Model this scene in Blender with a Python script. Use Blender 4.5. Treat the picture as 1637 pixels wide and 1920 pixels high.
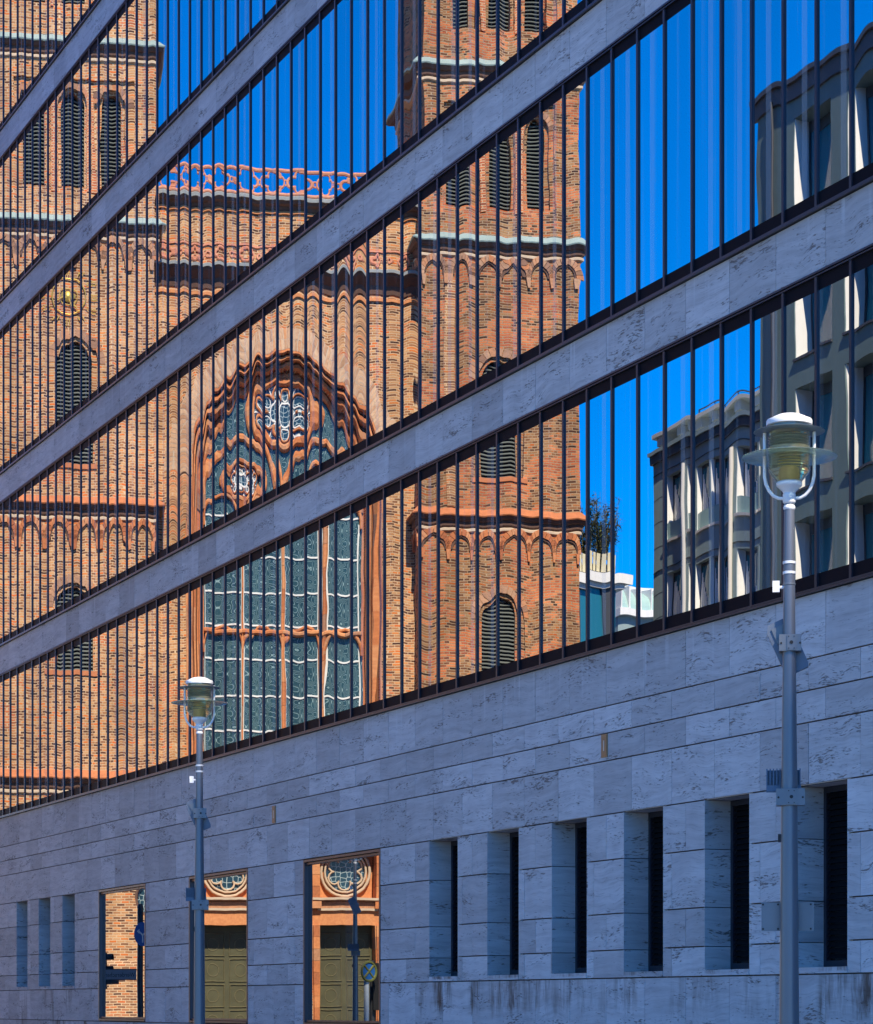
import bpy, bmesh, math, random
from math import sin, cos, tan, atan, atan2, radians as R, pi, sqrt
from mathutils import Vector, Matrix
random.seed(7)
for o in list(bpy.data.objects): bpy.data.objects.remove(o)
scene = bpy.context.scene
col = scene.collection

# ------------------------------------------------------------------ camera
F, XV, HY, CX = 4870.0, -1257.0, 1883.0, 818.5      # focal length and vanishing point in photo pixels
AL = atan((CX-XV)/F)                                # angle between view axis and the office front
D, EYE = 13.37, 1.65                                # camera distance from the front, eye height
cam_d = bpy.data.cameras.new('camera'); cam = bpy.data.objects.new('camera', cam_d); col.objects.link(cam)
scene.camera = cam
cam_d.sensor_fit = 'HORIZONTAL'; cam_d.sensor_width = 36; cam_d.lens = 36*F/1637
cam_d.shift_y = (HY-960)/1637; cam_d.clip_start = .1; cam_d.clip_end = 3000
cam.location = (0, -D, EYE)
cam.rotation_euler = (pi/2, 0, atan2(sin(AL), -cos(AL)) - pi/2)
# ------------------------------------------------------------------ light
SUN_AZ, SUN_EL = R(12), R(46)                        # from +X towards +Y (behind the office front)
w = bpy.data.worlds.new('World'); scene.world = w; w.use_nodes = True
nt = w.node_tree; bg = nt.nodes['Background']
sky = nt.nodes.new('ShaderNodeTexSky'); sky.sky_type = 'NISHITA'; sky.sun_disc = False
sky.sun_elevation = SUN_EL; sky.sun_rotation = pi/2 - SUN_AZ
sky.altitude = 2600; sky.air_density = 1.0; sky.dust_density = 0.0; sky.ozone_density = 4.0
hs = nt.nodes.new('ShaderNodeHueSaturation'); hs.inputs['Hue'].default_value = .511; hs.inputs['Saturation'].default_value = 1.6
nt.links.new(sky.outputs[0], hs.inputs['Color']); nt.links.new(hs.outputs[0], bg.inputs[0])
bg.inputs[1].default_value = 0.15
sl = bpy.data.lights.new('sun', 'SUN'); sl.energy = 4.6; sl.angle = R(.53); sl.color = (1, .88, .70)
so = bpy.data.objects.new('sun', sl); col.objects.link(so)
tosun = Vector((cos(SUN_EL)*cos(SUN_AZ), cos(SUN_EL)*sin(SUN_AZ), sin(SUN_EL)))
so.rotation_euler = tosun.to_track_quat('Z', 'Y').to_euler(); so.location = (30, 10, 60)
vs = scene.view_settings; vs.view_transform = 'Standard'; vs.look = 'None'; vs.exposure = 1.1; vs.gamma = 1

# ------------------------------------------------------------------ pixel helpers (a pixel gives a direction only)
def beta(px): return AL + atan((px-CX)/F)
def on_front(px, y=None, Y=0.0):
    """point of the vertical plane at mirrored distance Y behind the office front (Y=0: the front itself)"""
    b = beta(px); t = (D+Y)/sin(b); X = -t*cos(b)
    return X if y is None else (X, EYE + (HY-y)/F*t*cos(b-AL))
def depth_front(px, Y=0.0):
    b = beta(px); return (D+Y)/sin(b)*cos(b-AL)
CH_A = R(9.2); ZC = 88.0                             # church front: turned 9.2 deg from the picture plane
UA = pi/2 - AL + CH_A; NA = -AL + CH_A               # directions of its u (right) and n (outward) axes, mirrored world
_b = beta(542); _t = ZC/cos(_b-AL)
P0 = Vector((-_t*cos(_b), -D + _t*sin(_b)))
UV = Vector((cos(UA), sin(UA))); NV = Vector((cos(NA), sin(NA)))
def ch(px, y, n=0.0):
    """pixel -> (u, z) on the church plane offset n outward"""
    b = beta(px); dv = Vector((-cos(b), sin(b))); p = P0 + NV*n - Vector((0, -D))
    den = dv.x*(-UV.y) - dv.y*(-UV.x)
    t = (p.x*(-UV.y) - p.y*(-UV.x))/den
    q = dv*t - p
    return q.dot(UV), EYE + (HY-y)/F*t*cos(b-AL)
def chu(px, n=0.0): return ch(px, 0, n)[0]
def chz(px, y, n=0.0): return ch(px, y, n)[1]

# ------------------------------------------------------------------ materials
MATS = {}
class NB:
    """small node-graph builder"""
    def __init__(s, name):
        s.m = bpy.data.materials.new(name); s.m.use_nodes = True; s.t = s.m.node_tree
        s.b = s.t.nodes['Principled BSDF']; s.out = s.t.nodes['Material Output']; MATS[name] = s.m
    def n(s, typ, **kw):
        nd = s.t.nodes.new('ShaderNode'+typ)
        for k, v in kw.items():
            if k.startswith('i_'):
                key = k[2:]; key = int(key) if key.isdigit() else key.replace('_', ' ')
                s.put(nd.inputs[key], v)
            else: setattr(nd, k, v)
        return nd
    def put(s, sock, v):
        if isinstance(v, bpy.types.NodeSocket): s.t.links.new(v, sock)
        elif isinstance(v, bpy.types.Node): s.t.links.new(v.outputs[0], sock)
        else: sock.default_value = v
    def math(s, op, a, b=0.0, c=None, clamp=False):
        nd = s.n('Math', operation=op, use_clamp=clamp); s.put(nd.inputs[0], a); s.put(nd.inputs[1], b)
        if c is not None: s.put(nd.inputs[2], c)
        return nd.outputs[0]
    def vmath(s, op, a, b):
        nd = s.n('VectorMath', operation=op); s.put(nd.inputs[0], a); s.put(nd.inputs[1], b); return nd.outputs[0]
    def mix(s, fac, a, b, blend='MIX'):
        nd = s.n('Mix', data_type='RGBA', blend_type=blend); s.put(nd.inputs[0], fac)
        s.put(nd.inputs[6], a if not isinstance(a, tuple) else (*a, 1)[:4]); s.put(nd.inputs[7], b if not isinstance(b, tuple) else (*b, 1)[:4])
        return nd.outputs[2]
    def ramp(s, fac, stops, const=False):
        nd = s.n('ValToRGB'); cr = nd.color_ramp
        if const: cr.interpolation = 'CONSTANT'
        while len(cr.elements) < len(stops): cr.elements.new(.5)
        for e, (p, c) in zip(cr.elements, stops):
            e.position = p; e.color = (*c, 1) if isinstance(c, tuple) else (c, c, c, 1)
        s.put(nd.inputs[0], fac); return nd.outputs[0]
    def noise(s, vec, scale, detail=3, rough=.5, out=0):
        nd = s.n('TexNoise'); s.put(nd.inputs['Vector'], vec); nd.inputs['Scale'].default_value = scale
        nd.inputs['Detail'].default_value = detail; nd.inputs['Roughness'].default_value = rough; return nd.outputs[out]
    def scale(s, vec, xyz): return s.vmath('MULTIPLY', vec, xyz)
    def bump(s, h, strength=.3, dist=.02):
        nd = s.n('Bump'); nd.inputs['Strength'].default_value = strength; nd.inputs['Distance'].default_value = dist
        s.put(nd.inputs['Height'], h); s.put(s.b.inputs['Normal'], nd.outputs[0])
    def set(s, color=None, rough=None, metal=None, spec=None):
        if color is not None: s.put(s.b.inputs['Base Color'], (*color, 1) if isinstance(color, tuple) else color)
        if rough is not None: s.put(s.b.inputs['Roughness'], rough)
        if metal is not None: s.b.inputs['Metallic'].default_value = metal
        if spec is not None: s.b.inputs['Specular IOR Level'].default_value = spec
        return s.m
def plain(name, c, rough=.6, metal=0, var=.12, sc=6):
    g = NB(name); p = g.n('TexCoord').outputs['Object']
    nz = g.noise(p, sc, 4); f = g.math('MULTIPLY_ADD', nz, 2*var, 1-var)
    cc = g.n('VectorMath', operation='SCALE'); cc.inputs[0].default_value = c; g.put(cc.inputs['Scale'], f)
    g.set(cc.outputs[0], rough, metal); return g.m

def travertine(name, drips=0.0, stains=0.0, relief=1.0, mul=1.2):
    g = NB(name); pos = g.n('NewGeometry').outputs['Position']
    rnd = g.math('ADD', g.n('ObjectInfo').outputs['Random'], g.n('NewGeometry').outputs['Random Per Island'])
    rnd = g.math('FRACT', g.math('MULTIPLY', rnd, 7.31))
    off = g.n('CombineXYZ', i_0=g.math('MULTIPLY', rnd, 37.0), i_1=g.math('MULTIPLY', rnd, 19.0), i_2=g.math('MULTIPLY', rnd, 53.0))
    p = g.vmath('ADD', pos, off)
    # layered sediment veins, slightly tilted per slab
    warp = g.vmath('ADD', p, g.scale(g.noise(p, 1.3, 2, out=1), (0, 0, .25)))
    vein = g.noise(g.scale(warp, (.9, .9, 14)), 1.0, 5, .6)
    cloud = g.noise(p, 2.2, 4, .6)
    base = g.ramp(vein, [(.25, (.36, .34, .335)), (.5, (.51, .49, .485)), (.75, (.64, .615, .60))])
    base = g.mix(.35, base, g.ramp(cloud, [(.3, (.38, .355, .335)), (.7, (.61, .58, .55))]))
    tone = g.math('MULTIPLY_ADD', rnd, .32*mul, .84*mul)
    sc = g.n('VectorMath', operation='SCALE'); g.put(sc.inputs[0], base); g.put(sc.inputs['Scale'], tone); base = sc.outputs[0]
    # pits: short horizontal flecks, dense only in some layers
    pit = g.noise(g.scale(warp, (11, 11, 62)), 1.0, 4, .6)
    layer = g.noise(g.scale(warp, (1.1, 1.1, 5.5)), 1.0, 3, .6)
    thr = g.math('MULTIPLY_ADD', layer, -.78, 1.01)
    pm = g.math('MULTIPLY', g.math('SUBTRACT', pit, thr), 11.0, clamp=True)
    fine = g.noise(g.scale(warp, (4, 4, 90)), 1.0, 2, .5)
    base = g.mix(g.math('MULTIPLY', g.math('SUBTRACT', fine, .55), 2.4, clamp=True), base, (.29, .265, .255))
    base = g.mix(g.math('MULTIPLY', pm, (.8*relief)), base, (.14, .105, .085))
    # rusty blotches
    rust = g.math('MULTIPLY', g.math('SUBTRACT', g.noise(g.scale(p, (2.2, 2.2, 5)), 1.0, 4, .6), .68), 6.0, clamp=True)
    base = g.mix(g.math('MULTIPLY', rust, .45), base, (.33, .22, .13))
    oz = g.n('SeparateXYZ', i_0=g.n('TexCoord').outputs['Generated']).outputs[2]
    if drips:
        dn = g.noise(g.scale(pos, (9, 9, .25)), 1.0, 2, .5)
        hh = g.noise(g.scale(pos, (9, 9, 2.2)), 1.0, 2)
        dm = g.math('MULTIPLY', g.math('SUBTRACT', dn, .60), 9.0, clamp=True)
        dm = g.math('MULTIPLY', dm, g.math('MULTIPLY_ADD', g.math('ADD', oz, hh), 1.3, -.75, clamp=True))
        base = g.mix(g.math('MULTIPLY', dm, drips), base, (.78, .77, .76))
        # shadow of the rail painted along the slab tops
        rail_shade = g.math('MULTIPLY', g.math('POWER', oz, 5.0), g.math('MULTIPLY_ADD', cloud, .9, .1))
        base = g.mix(g.math('MULTIPLY', rail_shade, .5), base, (.22, .18, .15))
    if stains:
        sn = g.noise(g.scale(pos, (3.4, 3.4, .55)), 1.0, 5, .72)
        sm = g.math('MULTIPLY', g.math('SUBTRACT', sn, .44), 6.0, clamp=True)
        brk = g.noise(g.scale(pos, (8, 8, 3.5)), 1.0, 5, .75)
        sm = g.math('MULTIPLY', sm, g.math('MULTIPLY_ADD', g.math('ADD', oz, brk), 3.0, -2.15, clamp=True))
        gate = g.math('MULTIPLY', g.math('SUBTRACT', g.noise(g.scale(pos, (1.3, 1.3, .3)), 1.0, 2), .40), 7.0, clamp=True)
        base = g.mix(g.math('MULTIPLY', g.math('MULTIPLY', sm, gate), stains), base, (.085, .052, .032))
    hgt = g.math('SUBTRACT', g.math('MULTIPLY', vein, .25), pm)
    g.bump(hgt, .5, .006)
    return g.set(base, .62, spec=.3)
travertine('travertine'); travertine('travertine_drips', drips=.55); travertine('travertine_stained', stains=.9); travertine('travertine_reveal', relief=1.15, mul=.92)  # last copy is darker: shade inside the slots put into the stone colour
plain('joint', (.10, .075, .06), .9)
plain('frame_metal', (.035, .036, .05), .38, .4, .08); g = NB('dark_panel'); g.set((.010, .010, .014), .5, 0, .03)
plain('rail_metal', (.05, .05, .066), .35, .5, .08)
plain('concrete_core', (.22, .22, .22), .8)

def mirror_glass(name, k=1.0, pale_streak=1.0, hw=.30, rip=1.0, bend=1.0):
    """coated facade glass: strong reflection, each pane slightly bent (pillow + roller wave)"""
    g = NB(name); tc = g.n('TexCoord').outputs['Object']; oi = g.n('ObjectInfo').outputs['Random']
    sp = g.n('SeparateXYZ', i_0=tc); X = g.math('DIVIDE', sp.outputs[0], hw); Zc = sp.outputs[2]
    wn = g.n('TexWhiteNoise', noise_dimensions='1D'); g.put(wn.inputs['W'], g.math('MULTIPLY', oi, 913.7))
    rc = g.n('SeparateColor', i_0=wn.outputs['Color']); r1, r2, r3 = rc.outputs
    wn2 = g.n('TexWhiteNoise', noise_dimensions='1D'); g.put(wn2.inputs['W'], g.math('MULTIPLY_ADD', oi, 517.3, 3.0))
    rc2 = g.n('SeparateColor', i_0=wn2.outputs['Color']); q1, q2, q3 = rc2.outputs
    def S(v, a): return g.math('MULTIPLY', g.math('SUBTRACT', v, .5), 2*a*k)
    ofs = g.n('CombineXYZ', i_0=g.math('MULTIPLY', r3, 61.0), i_1=0.0, i_2=g.math('MULTIPLY', q3, 47.0))
    pn = g.vmath('ADD', tc, ofs)
    nz = g.noise(g.scale(pn, (2.2, 1, .9)), 1.0, 1.5, .4, out=1)
    ns = g.n('SeparateColor', i_0=nz)
    nf = g.noise(g.scale(pn, (1.6, 1, 5.0)), 1.0, 1, .4)            # roller wave, bands across the pane
    X2 = g.math('SUBTRACT', g.math('MULTIPLY', X, X), .33)
    # horizontal tilt
    tx = g.math('MULTIPLY', X, g.math('ADD', S(r1, .0009), .0004*k))
    tx = g.math('ADD', tx, g.math('MULTIPLY', g.math('SINE', g.math('MULTIPLY_ADD', X, 4.2, g.math('MULTIPLY', q3, 6.28))), S(r3, .0005)))
    tx = g.math('ADD', tx, S(ns.outputs[0], .0009*rip))
    tx = g.math('ADD', tx, S(q1, .0005))
    # vertical tilt
    tz = g.math('MULTIPLY', X2, g.math('ADD', S(r2, .0013*bend), .0002*k*bend))
    tz = g.math('ADD', tz, S(ns.outputs[1], .0010*rip)); tz = g.math('ADD', tz, S(nf, .0004*rip)); tz = g.math('ADD', tz, S(q2, .0009))
    nv = g.n('CombineXYZ', i_0=tx, i_1=0.0, i_2=tz)
    nrm = g.n('VectorMath', operation='NORMALIZE'); g.put(nrm.inputs[0], g.vmath('ADD', g.n('NewGeometry').outputs['Normal'], nv))
    gl = g.n('BsdfGlossy'); gl.inputs['Roughness'].default_value = 0.0; tint = g.n('VectorMath', operation='SCALE'); tint.inputs[0].default_value = (.605, .61, .612); g.put(tint.inputs['Scale'], g.math('MULTIPLY_ADD', r1, .16, .90)); g.put(gl.inputs['Color'], tint.outputs[0]); g.put(gl.inputs['Normal'], nrm.outputs[0])
    df = g.n('BsdfDiffuse'); df.inputs['Color'].default_value = (.012, .02, .025, 1)
    fm = g.n('BsdfDiffuse'); fm.inputs['Color'].default_value = (.75, .78, .82, 1)
    m1 = g.n('MixShader'); m1.inputs[0].default_value = .93; g.put(m1.inputs[1], df.outputs[0]); g.put(m1.inputs[2], gl.outputs[0])
    # pale vertical streaks painted in for bright stripes in the glass
    sk = g.noise(g.n('CombineXYZ', i_0=g.math('MULTIPLY_ADD', X, 1.4, g.math('MULTIPLY', r3, 91.0)), i_1=0.0, i_2=g.math('MULTIPLY', Zc, .05)), 1.6, 2.5, .6)
    st = g.math('MULTIPLY', g.math('SUBTRACT', sk, .52), 7.0, clamp=True)
    edge = g.math('LESS_THAN', g.math('ABSOLUTE', g.math('SUBTRACT', X, g.math('MULTIPLY_ADD', q2, .7, .0))), .17)
    st = g.math('MAXIMUM', g.math('MULTIPLY', st, .45), g.math('MULTIPLY', edge, g.math('GREATER_THAN', q1, .4)))
    st = g.math('MULTIPLY', st, .17*pale_streak)
    m2 = g.n('MixShader'); g.put(m2.inputs[0], st); g.put(m2.inputs[1], m1.outputs[0]); g.put(m2.inputs[2], fm.outputs[0])
    g.t.links.new(m2.outputs[0], g.out.inputs['Surface']); return g.m
mirror_glass('facade_glass', 1.2, 1.0, .30, 1.3, 1.7); mirror_glass('facade_glass_wavy', 1.5, 1.0, .30, 1.9, 4.2); mirror_glass('ground_glass', .7, .2, 1.5)
g = NB('plain_glass'); g.set((.62, .63, .64), 0.02, 1.0)
g = NB('black_glass'); g.set((.006, .007, .009), .08, 0, .35)
g = NB('blind'); g.set((.006, .0065, .008), .7, 0, .1)

def brickwork(name, red=0.0, dark=0.0, mul=1.0):
    g = NB(name); tc = g.n('TexCoord').outputs['Object']; sp = g.n('SeparateXYZ', i_0=tc)
    v = g.n('CombineXYZ', i_0=g.math('ADD', sp.outputs[0], sp.outputs[1]), i_1=sp.outputs[2], i_2=0.0)
    br = g.n('TexBrick'); g.put(br.inputs['Vector'], v.outputs[0]); br.offset = .5
    for k, val in dict(Scale=1.0, **{'Mortar Size': .013, 'Mortar Smooth': .1, 'Bias': 0.0, 'Brick Width': .27, 'Row Height': .088}).items(): br.inputs[k].default_value = val
    br.inputs['Color1'].default_value = (0, 0, 0, 1); br.inputs['Color2'].default_value = (1, 1, 1, 1); br.inputs['Mortar'].default_value = (.5, .5, .5, 1)
    rnd = g.n('SeparateColor', i_0=br.outputs['Color']).outputs[0]
    patch = g.noise(g.scale(v.outputs[0], (.55, .9, 1)), 1.0, 4, .62)
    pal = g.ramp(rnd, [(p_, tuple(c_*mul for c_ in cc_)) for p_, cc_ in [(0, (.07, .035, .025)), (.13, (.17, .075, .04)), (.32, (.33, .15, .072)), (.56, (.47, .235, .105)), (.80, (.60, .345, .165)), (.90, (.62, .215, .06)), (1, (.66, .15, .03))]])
    redp = g.ramp(rnd, [(0, (.24, .07, .04)), (.3, (.42, .115, .05)), (.7, (.55, .165, .06)), (1, (.60, .22, .09))])
    pf = g.math('MULTIPLY', g.math('SUBTRACT', g.math('ADD', patch, g.math('MULTIPLY', rnd, .10)), .635-red), 18.0, clamp=True)
    c = g.mix(pf, pal, redp)
    dk = g.noise(g.scale(v.outputs[0], (.35, .5, 1)), 1.0, 3, .6)
    c = g.mix(g.math('MULTIPLY', g.math('SUBTRACT', dk, .45-dark), 1.6, clamp=True), c, (.20, .125, .09), 'MIX') if dark else c
    mort = br.outputs['Fac']
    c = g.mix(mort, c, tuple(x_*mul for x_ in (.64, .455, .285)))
    big = g.noise(g.scale(v.outputs[0], (.28, .40, 1)), 1.0, 5, .68); drip = g.noise(g.scale(v.outputs[0], (1.6, .12, 1)), 1.0, 4, .6)
    tone = g.math('MULTIPLY_ADD', g.math('ADD', g.math('MULTIPLY', big, 1.3), g.math('MULTIPLY', drip, .7)), .95, .05)
    tsc = g.n('VectorMath', operation='SCALE'); g.put(tsc.inputs[0], c); g.put(tsc.inputs['Scale'], tone); c = tsc.outputs[0]
    fine = g.noise(tc, 30, 2); c = g.mix(.35, c, g.mix(fine, (.0, .0, .0), (1, .95, .9)), 'OVERLAY')
    g.bump(g.math('SUBTRACT', g.math('MULTIPLY', rnd, .4), mort), .6, .012)
    return g.set(c, .85, spec=.2)
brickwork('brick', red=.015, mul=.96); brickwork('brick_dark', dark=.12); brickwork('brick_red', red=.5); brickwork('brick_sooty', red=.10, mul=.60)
def island(name, stops, rough=.8, grain=12):
    g = NB(name); r = g.n('NewGeometry').outputs['Random Per Island']
    c = g.ramp(r, stops); nz = g.noise(g.n('TexCoord').outputs['Object'], grain, 3)
    c = g.mix(.5, c, g.mix(nz, (.1, .1, .1), (.95, .93, .9)), 'OVERLAY'); g.bump(nz, .3, .01); return g.set(c, rough, spec=.25)
island('voussoir', [(0, (.18, .10, .07)), (.3, (.36, .20, .13)), (.6, (.48, .29, .18)), (.85, (.50, .20, .09)), (1, (.42, .24, .15))])
island('voussoir_pale', [(0, (.40, .22, .13)), (.4, (.53, .33, .20)), (.8, (.60, .40, .26)), (1, (.55, .26, .12))])
island('voussoir_red', [(0, (.30, .10, .05)), (.5, (.52, .18, .07)), (1, (.56, .27, .14))])
island('terracotta', [(0, (.36, .125, .055)), (.4, (.56, .20, .075)), (.7, (.62, .275, .12)), (1, (.35, .19, .12))])
island('terracotta_pink', [(0, (.55, .21, .13)), (1, (.62, .28, .18))])
plain('mortar', (.52, .42, .32), .9); plain('roof_tile', (.50, .17, .065), .75, 0, .35, 5); plain('copper', (.30, .40, .38), .5, 0, .2, 2)
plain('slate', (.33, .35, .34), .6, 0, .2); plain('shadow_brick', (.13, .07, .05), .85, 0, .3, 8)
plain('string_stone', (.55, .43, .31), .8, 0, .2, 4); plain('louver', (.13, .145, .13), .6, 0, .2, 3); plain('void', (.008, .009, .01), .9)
plain('lead_white', (.72, .74, .72), .45); plain('gold', (.62, .42, .09), .4, .5)
plain('bronze_door', (.085, .082, .04), .5, .2, .4, 3); plain('bronze_relief', (.14, .125, .065), .45, .2, .35, 9)

g = NB('stained_glass'); tc = g.n('TexCoord').outputs['Object']; sp = g.n('SeparateXYZ', i_0=tc)
a = g.math('SINE', g.math('MULTIPLY', sp.outputs[0], pi/.36)); b = g.math('COSINE', g.math('MULTIPLY', sp.outputs[2], pi/.46))
a2 = g.math('SINE', g.math('MULTIPLY', sp.outputs[0], 2*pi/.36)); b2 = g.math('COSINE', g.math('MULTIPLY', sp.outputs[2], 2*pi/.46))
v = g.math('ADD', g.math('MULTIPLY', a, b), g.math('MULTIPLY', g.math('ADD', a2, b2), .55))
ln = g.math('ABSOLUTE', g.math('SUBTRACT', g.math('FRACT', g.math('MULTIPLY', v, 1.9)), .5))
ln = g.math('MULTIPLY', g.math('SUBTRACT', .13, ln), 9.0, clamp=True)
cell = g.n('TexVoronoi'); g.put(cell.inputs['Vector'], g.scale(tc, (1, 0, 1))); cell.inputs['Scale'].default_value = 4.5
blot = g.math('ADD', g.math('MULTIPLY', g.noise(tc, 1.6, 3), .8), g.math('MULTIPLY', g.n('SeparateColor', i_0=cell.outputs['Color']).outputs[0], .45))
gc = g.mix(g.math('MULTIPLY', blot, 1.0), (.008, .028, .036), (.035, .085, .095))
gc = g.mix(g.math('MULTIPLY', ln, .8), gc, (.33, .48, .48)); g.set(gc, .22, 0, .5)
g = NB('rose_glass'); tc = g.n('TexCoord').outputs['Object']
vo = g.n('TexVoronoi', feature='DISTANCE_TO_EDGE'); g.put(vo.inputs['Vector'], g.scale(tc, (1, 0, 1))); vo.inputs['Scale'].default_value = 5.5; vo.inputs['Randomness'].default_value = .45
el = g.math('MULTIPLY', g.math('SUBTRACT', .07, vo.outputs[0]), 22.0, clamp=True)
gc = g.mix(g.noise(tc, 1.4, 2), (.006, .022, .045), (.03, .08, .11)); gc = g.mix(el, gc, (.42, .52, .54)); g.set(gc, .18, 0, .5)

# ------------------------------------------------------------------ mesh helpers
class MB:
    def __init__(s): s.v = []; s.f = []
    def quad(s, *p):
        i = len(s.v); s.v += [tuple(q) for q in p]; s.f.append(tuple(range(i, i+len(p)))); return s
    def box(s, x0, x1, y0, y1, z0, z1, M=None):
        i = len(s.v); c = [(x, y, z) for x in (x0, x1) for y in (y0, y1) for z in (z0, z1)]
        if M is not None: c = [tuple(M @ Vector(q)) for q in c]
        s.v += c
        for q in ((0, 1, 3, 2), (4, 6, 7, 5), (0, 4, 5, 1), (2, 3, 7, 6), (0, 2, 6, 4), (1, 5, 7, 3)): s.f.append(tuple(i+k for k in q))
        return s
    def prism(s, pts, y0, y1):
        """polygon pts (x, z) counter-clockwise seen from +y, extruded y0..y1"""
        i = len(s.v); n = len(pts); s.v += [(x, y0, z) for x, z in pts] + [(x, y1, z) for x, z in pts]
        s.f.append(tuple(range(i, i+n))); s.f.append(tuple(range(i+2*n-1, i+n-1, -1)))
        for k in range(n): s.f.append((i+(k+1) % n, i+k, i+n+k, i+n+(k+1) % n))
        return s
    def lathe(s, prof, n=24, c=(0, 0)):
        """profile (r, z) revolved about the z axis"""
        i = len(s.v)
        for r, z in prof: s.v += [(c[0]+r*cos(2*pi*k/n), c[1]+r*sin(2*pi*k/n), z) for k in range(n)]
        for j in range(len(prof)-1):
            for k in range(n): s.f.append((i+j*n+k, i+j*n+(k+1) % n, i+(j+1)*n+(k+1) % n, i+(j+1)*n+k))
        s.f.append(tuple(i+k for k in range(n-1, -1, -1))); s.f.append(tuple(i+(len(prof)-1)*n+k for k in range(n)))
        return s
    def tube(s, pts, r, n=8, closed=False):
        pts = [Vector(p) for p in pts]; i = len(s.v); m = len(pts)
        for j, p in enumerate(pts):
            a = pts[(j-1) % m] if (closed or j) else pts[0]; b = pts[(j+1) % m] if (closed or j < m-1) else pts[-1]
            t = (b-a).normalized(); up = Vector((0, 1, 0)) if abs(t.y) < .9 else Vector((1, 0, 0))
            e = t.cross(up).normalized(); q = e.cross(t)
            rr = r[j] if isinstance(r, (list, tuple)) else r
            s.v += [tuple(p+e*rr*cos(2*pi*k/n)+q*rr*sin(2*pi*k/n)) for k in range(n)]
        for j in range(m if closed else m-1):
            for k in range(n): s.f.append((i+j*n+k, i+j*n+(k+1) % n, i+((j+1) % m)*n+(k+1) % n, i+((j+1) % m)*n+k))
        if not closed: s.f.append(tuple(i+k for k in range(n-1, -1, -1))); s.f.append(tuple(i+(m-1)*n+k for k in range(n)))
        return s
    def sweep(s, path, w, y0, y1, closed=False, bev=.3, segs=False):
        """bar of width w along a path of (x, z) in the wall plane, from y0 (back) to y1 (front), chamfered; segs: separate blocks"""
        P = [Vector(p) for p in path]; m = len(P); ring = []
        for j, p in enumerate(P):
            a = P[(j-1) % m] if (closed or j) else P[0]; b = P[(j+1) % m] if (closed or j < m-1) else P[-1]
            t = (b-a).normalized(); nn = Vector((-t.y, t.x)); h = w/2; bv = w*bev
            prof = [(-h, y0), (-h, y1-bv), (-h+bv, y1), (h-bv, y1), (h, y1-bv), (h, y0)]
            ring.append([((p+nn*o).x, y, (p+nn*o).y) for o, y in prof])
        k = 6; last = m if closed else m-1
        if segs:
            for j in range(last):
                i = len(s.v); A = ring[j]; B = ring[(j+1) % m]
                C = Vector((sum(q[0] for q in A+B)/12, sum(q[1] for q in A+B)/12, sum(q[2] for q in A+B)/12))
                s.v += [tuple(C+(Vector(q)-C)*.985) for q in A+B]
                for q in range(k): s.f.append((i+q, i+(q+1) % k, i+k+(q+1) % k, i+k+q))
                s.f.append(tuple(i+q for q in range(k-1, -1, -1))); s.f.append(tuple(i+k+q for q in range(k)))
            return s
        i = len(s.v)
        for rg in ring: s.v += rg
        for j in range(last):
            for q in range(k): s.f.append((i+j*k+q, i+j*k+(q+1) % k, i+((j+1) % m)*k+(q+1) % k, i+((j+1) % m)*k+q))
        if not closed: s.f.append(tuple(i+q for q in range(k-1, -1, -1))); s.f.append(tuple(i+(m-1)*k+q for q in range(k)))
        return s
    def mesh(s, name, fix=True):
        me = bpy.data.meshes.new(name); me.from_pydata(s.v, [], s.f)
        if fix:
            bm = bmesh.new(); bm.from_mesh(me); bmesh.ops.recalc_face_normals(bm, faces=bm.faces); bm.to_mesh(me); bm.free()
        return me
    def build(s, name, mat, parent=None, loc=None, smooth=False, stuff=False):
        o = bpy.data.objects.new(name, s.mesh(name)); col.objects.link(o); o.data.materials.append(MATS[mat])
        if parent: o.parent = parent
        if loc: o.location = loc
        if smooth:
            for p in o.data.polygons: p.use_smooth = True
            try: o.data.set_sharp_from_angle(angle=R(40))
            except Exception: pass
        if stuff: o['kind'] = 'stuff'
        return o
def put(name, me, mat, parent, loc):
    o = bpy.data.objects.new(name, me); col.objects.link(o); o.parent = parent; o.location = loc
    if not me.materials: me.materials.append(MATS[mat])
    return o
def empty(name, loc=(0, 0, 0), rz=0, label=None, cat=None, group=None):
    o = bpy.data.objects.new(name, None); col.objects.link(o); o.location = loc; o.rotation_euler.z = rz
    o.empty_display_size = .3
    if label: o['label'] = label
    if cat: o['category'] = cat
    if group: o['group'] = group
    return o
def copy_tree(o, parent=None):
    c = o.copy(); col.objects.link(c); c.parent = parent
    for k in list(o.children): copy_tree(k, c)
    return c
def cut(o, cutter):
    """subtract a cutter MB from object o"""
    t = bpy.data.objects.new('t', cutter.mesh('t')); col.objects.link(t)
    m = o.modifiers.new('b', 'BOOLEAN'); m.operation = 'DIFFERENCE'; m.object = t; m.solver = 'EXACT'; m.use_self = True
    t.parent = o.parent; bpy.context.view_layer.update()
    me = bpy.data.meshes.new_from_object(o.evaluated_get(bpy.context.evaluated_depsgraph_get()))
    o.modifiers.clear(); old = o.data; o.data = me; bpy.data.meshes.remove(old); bpy.data.objects.remove(t)
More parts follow.
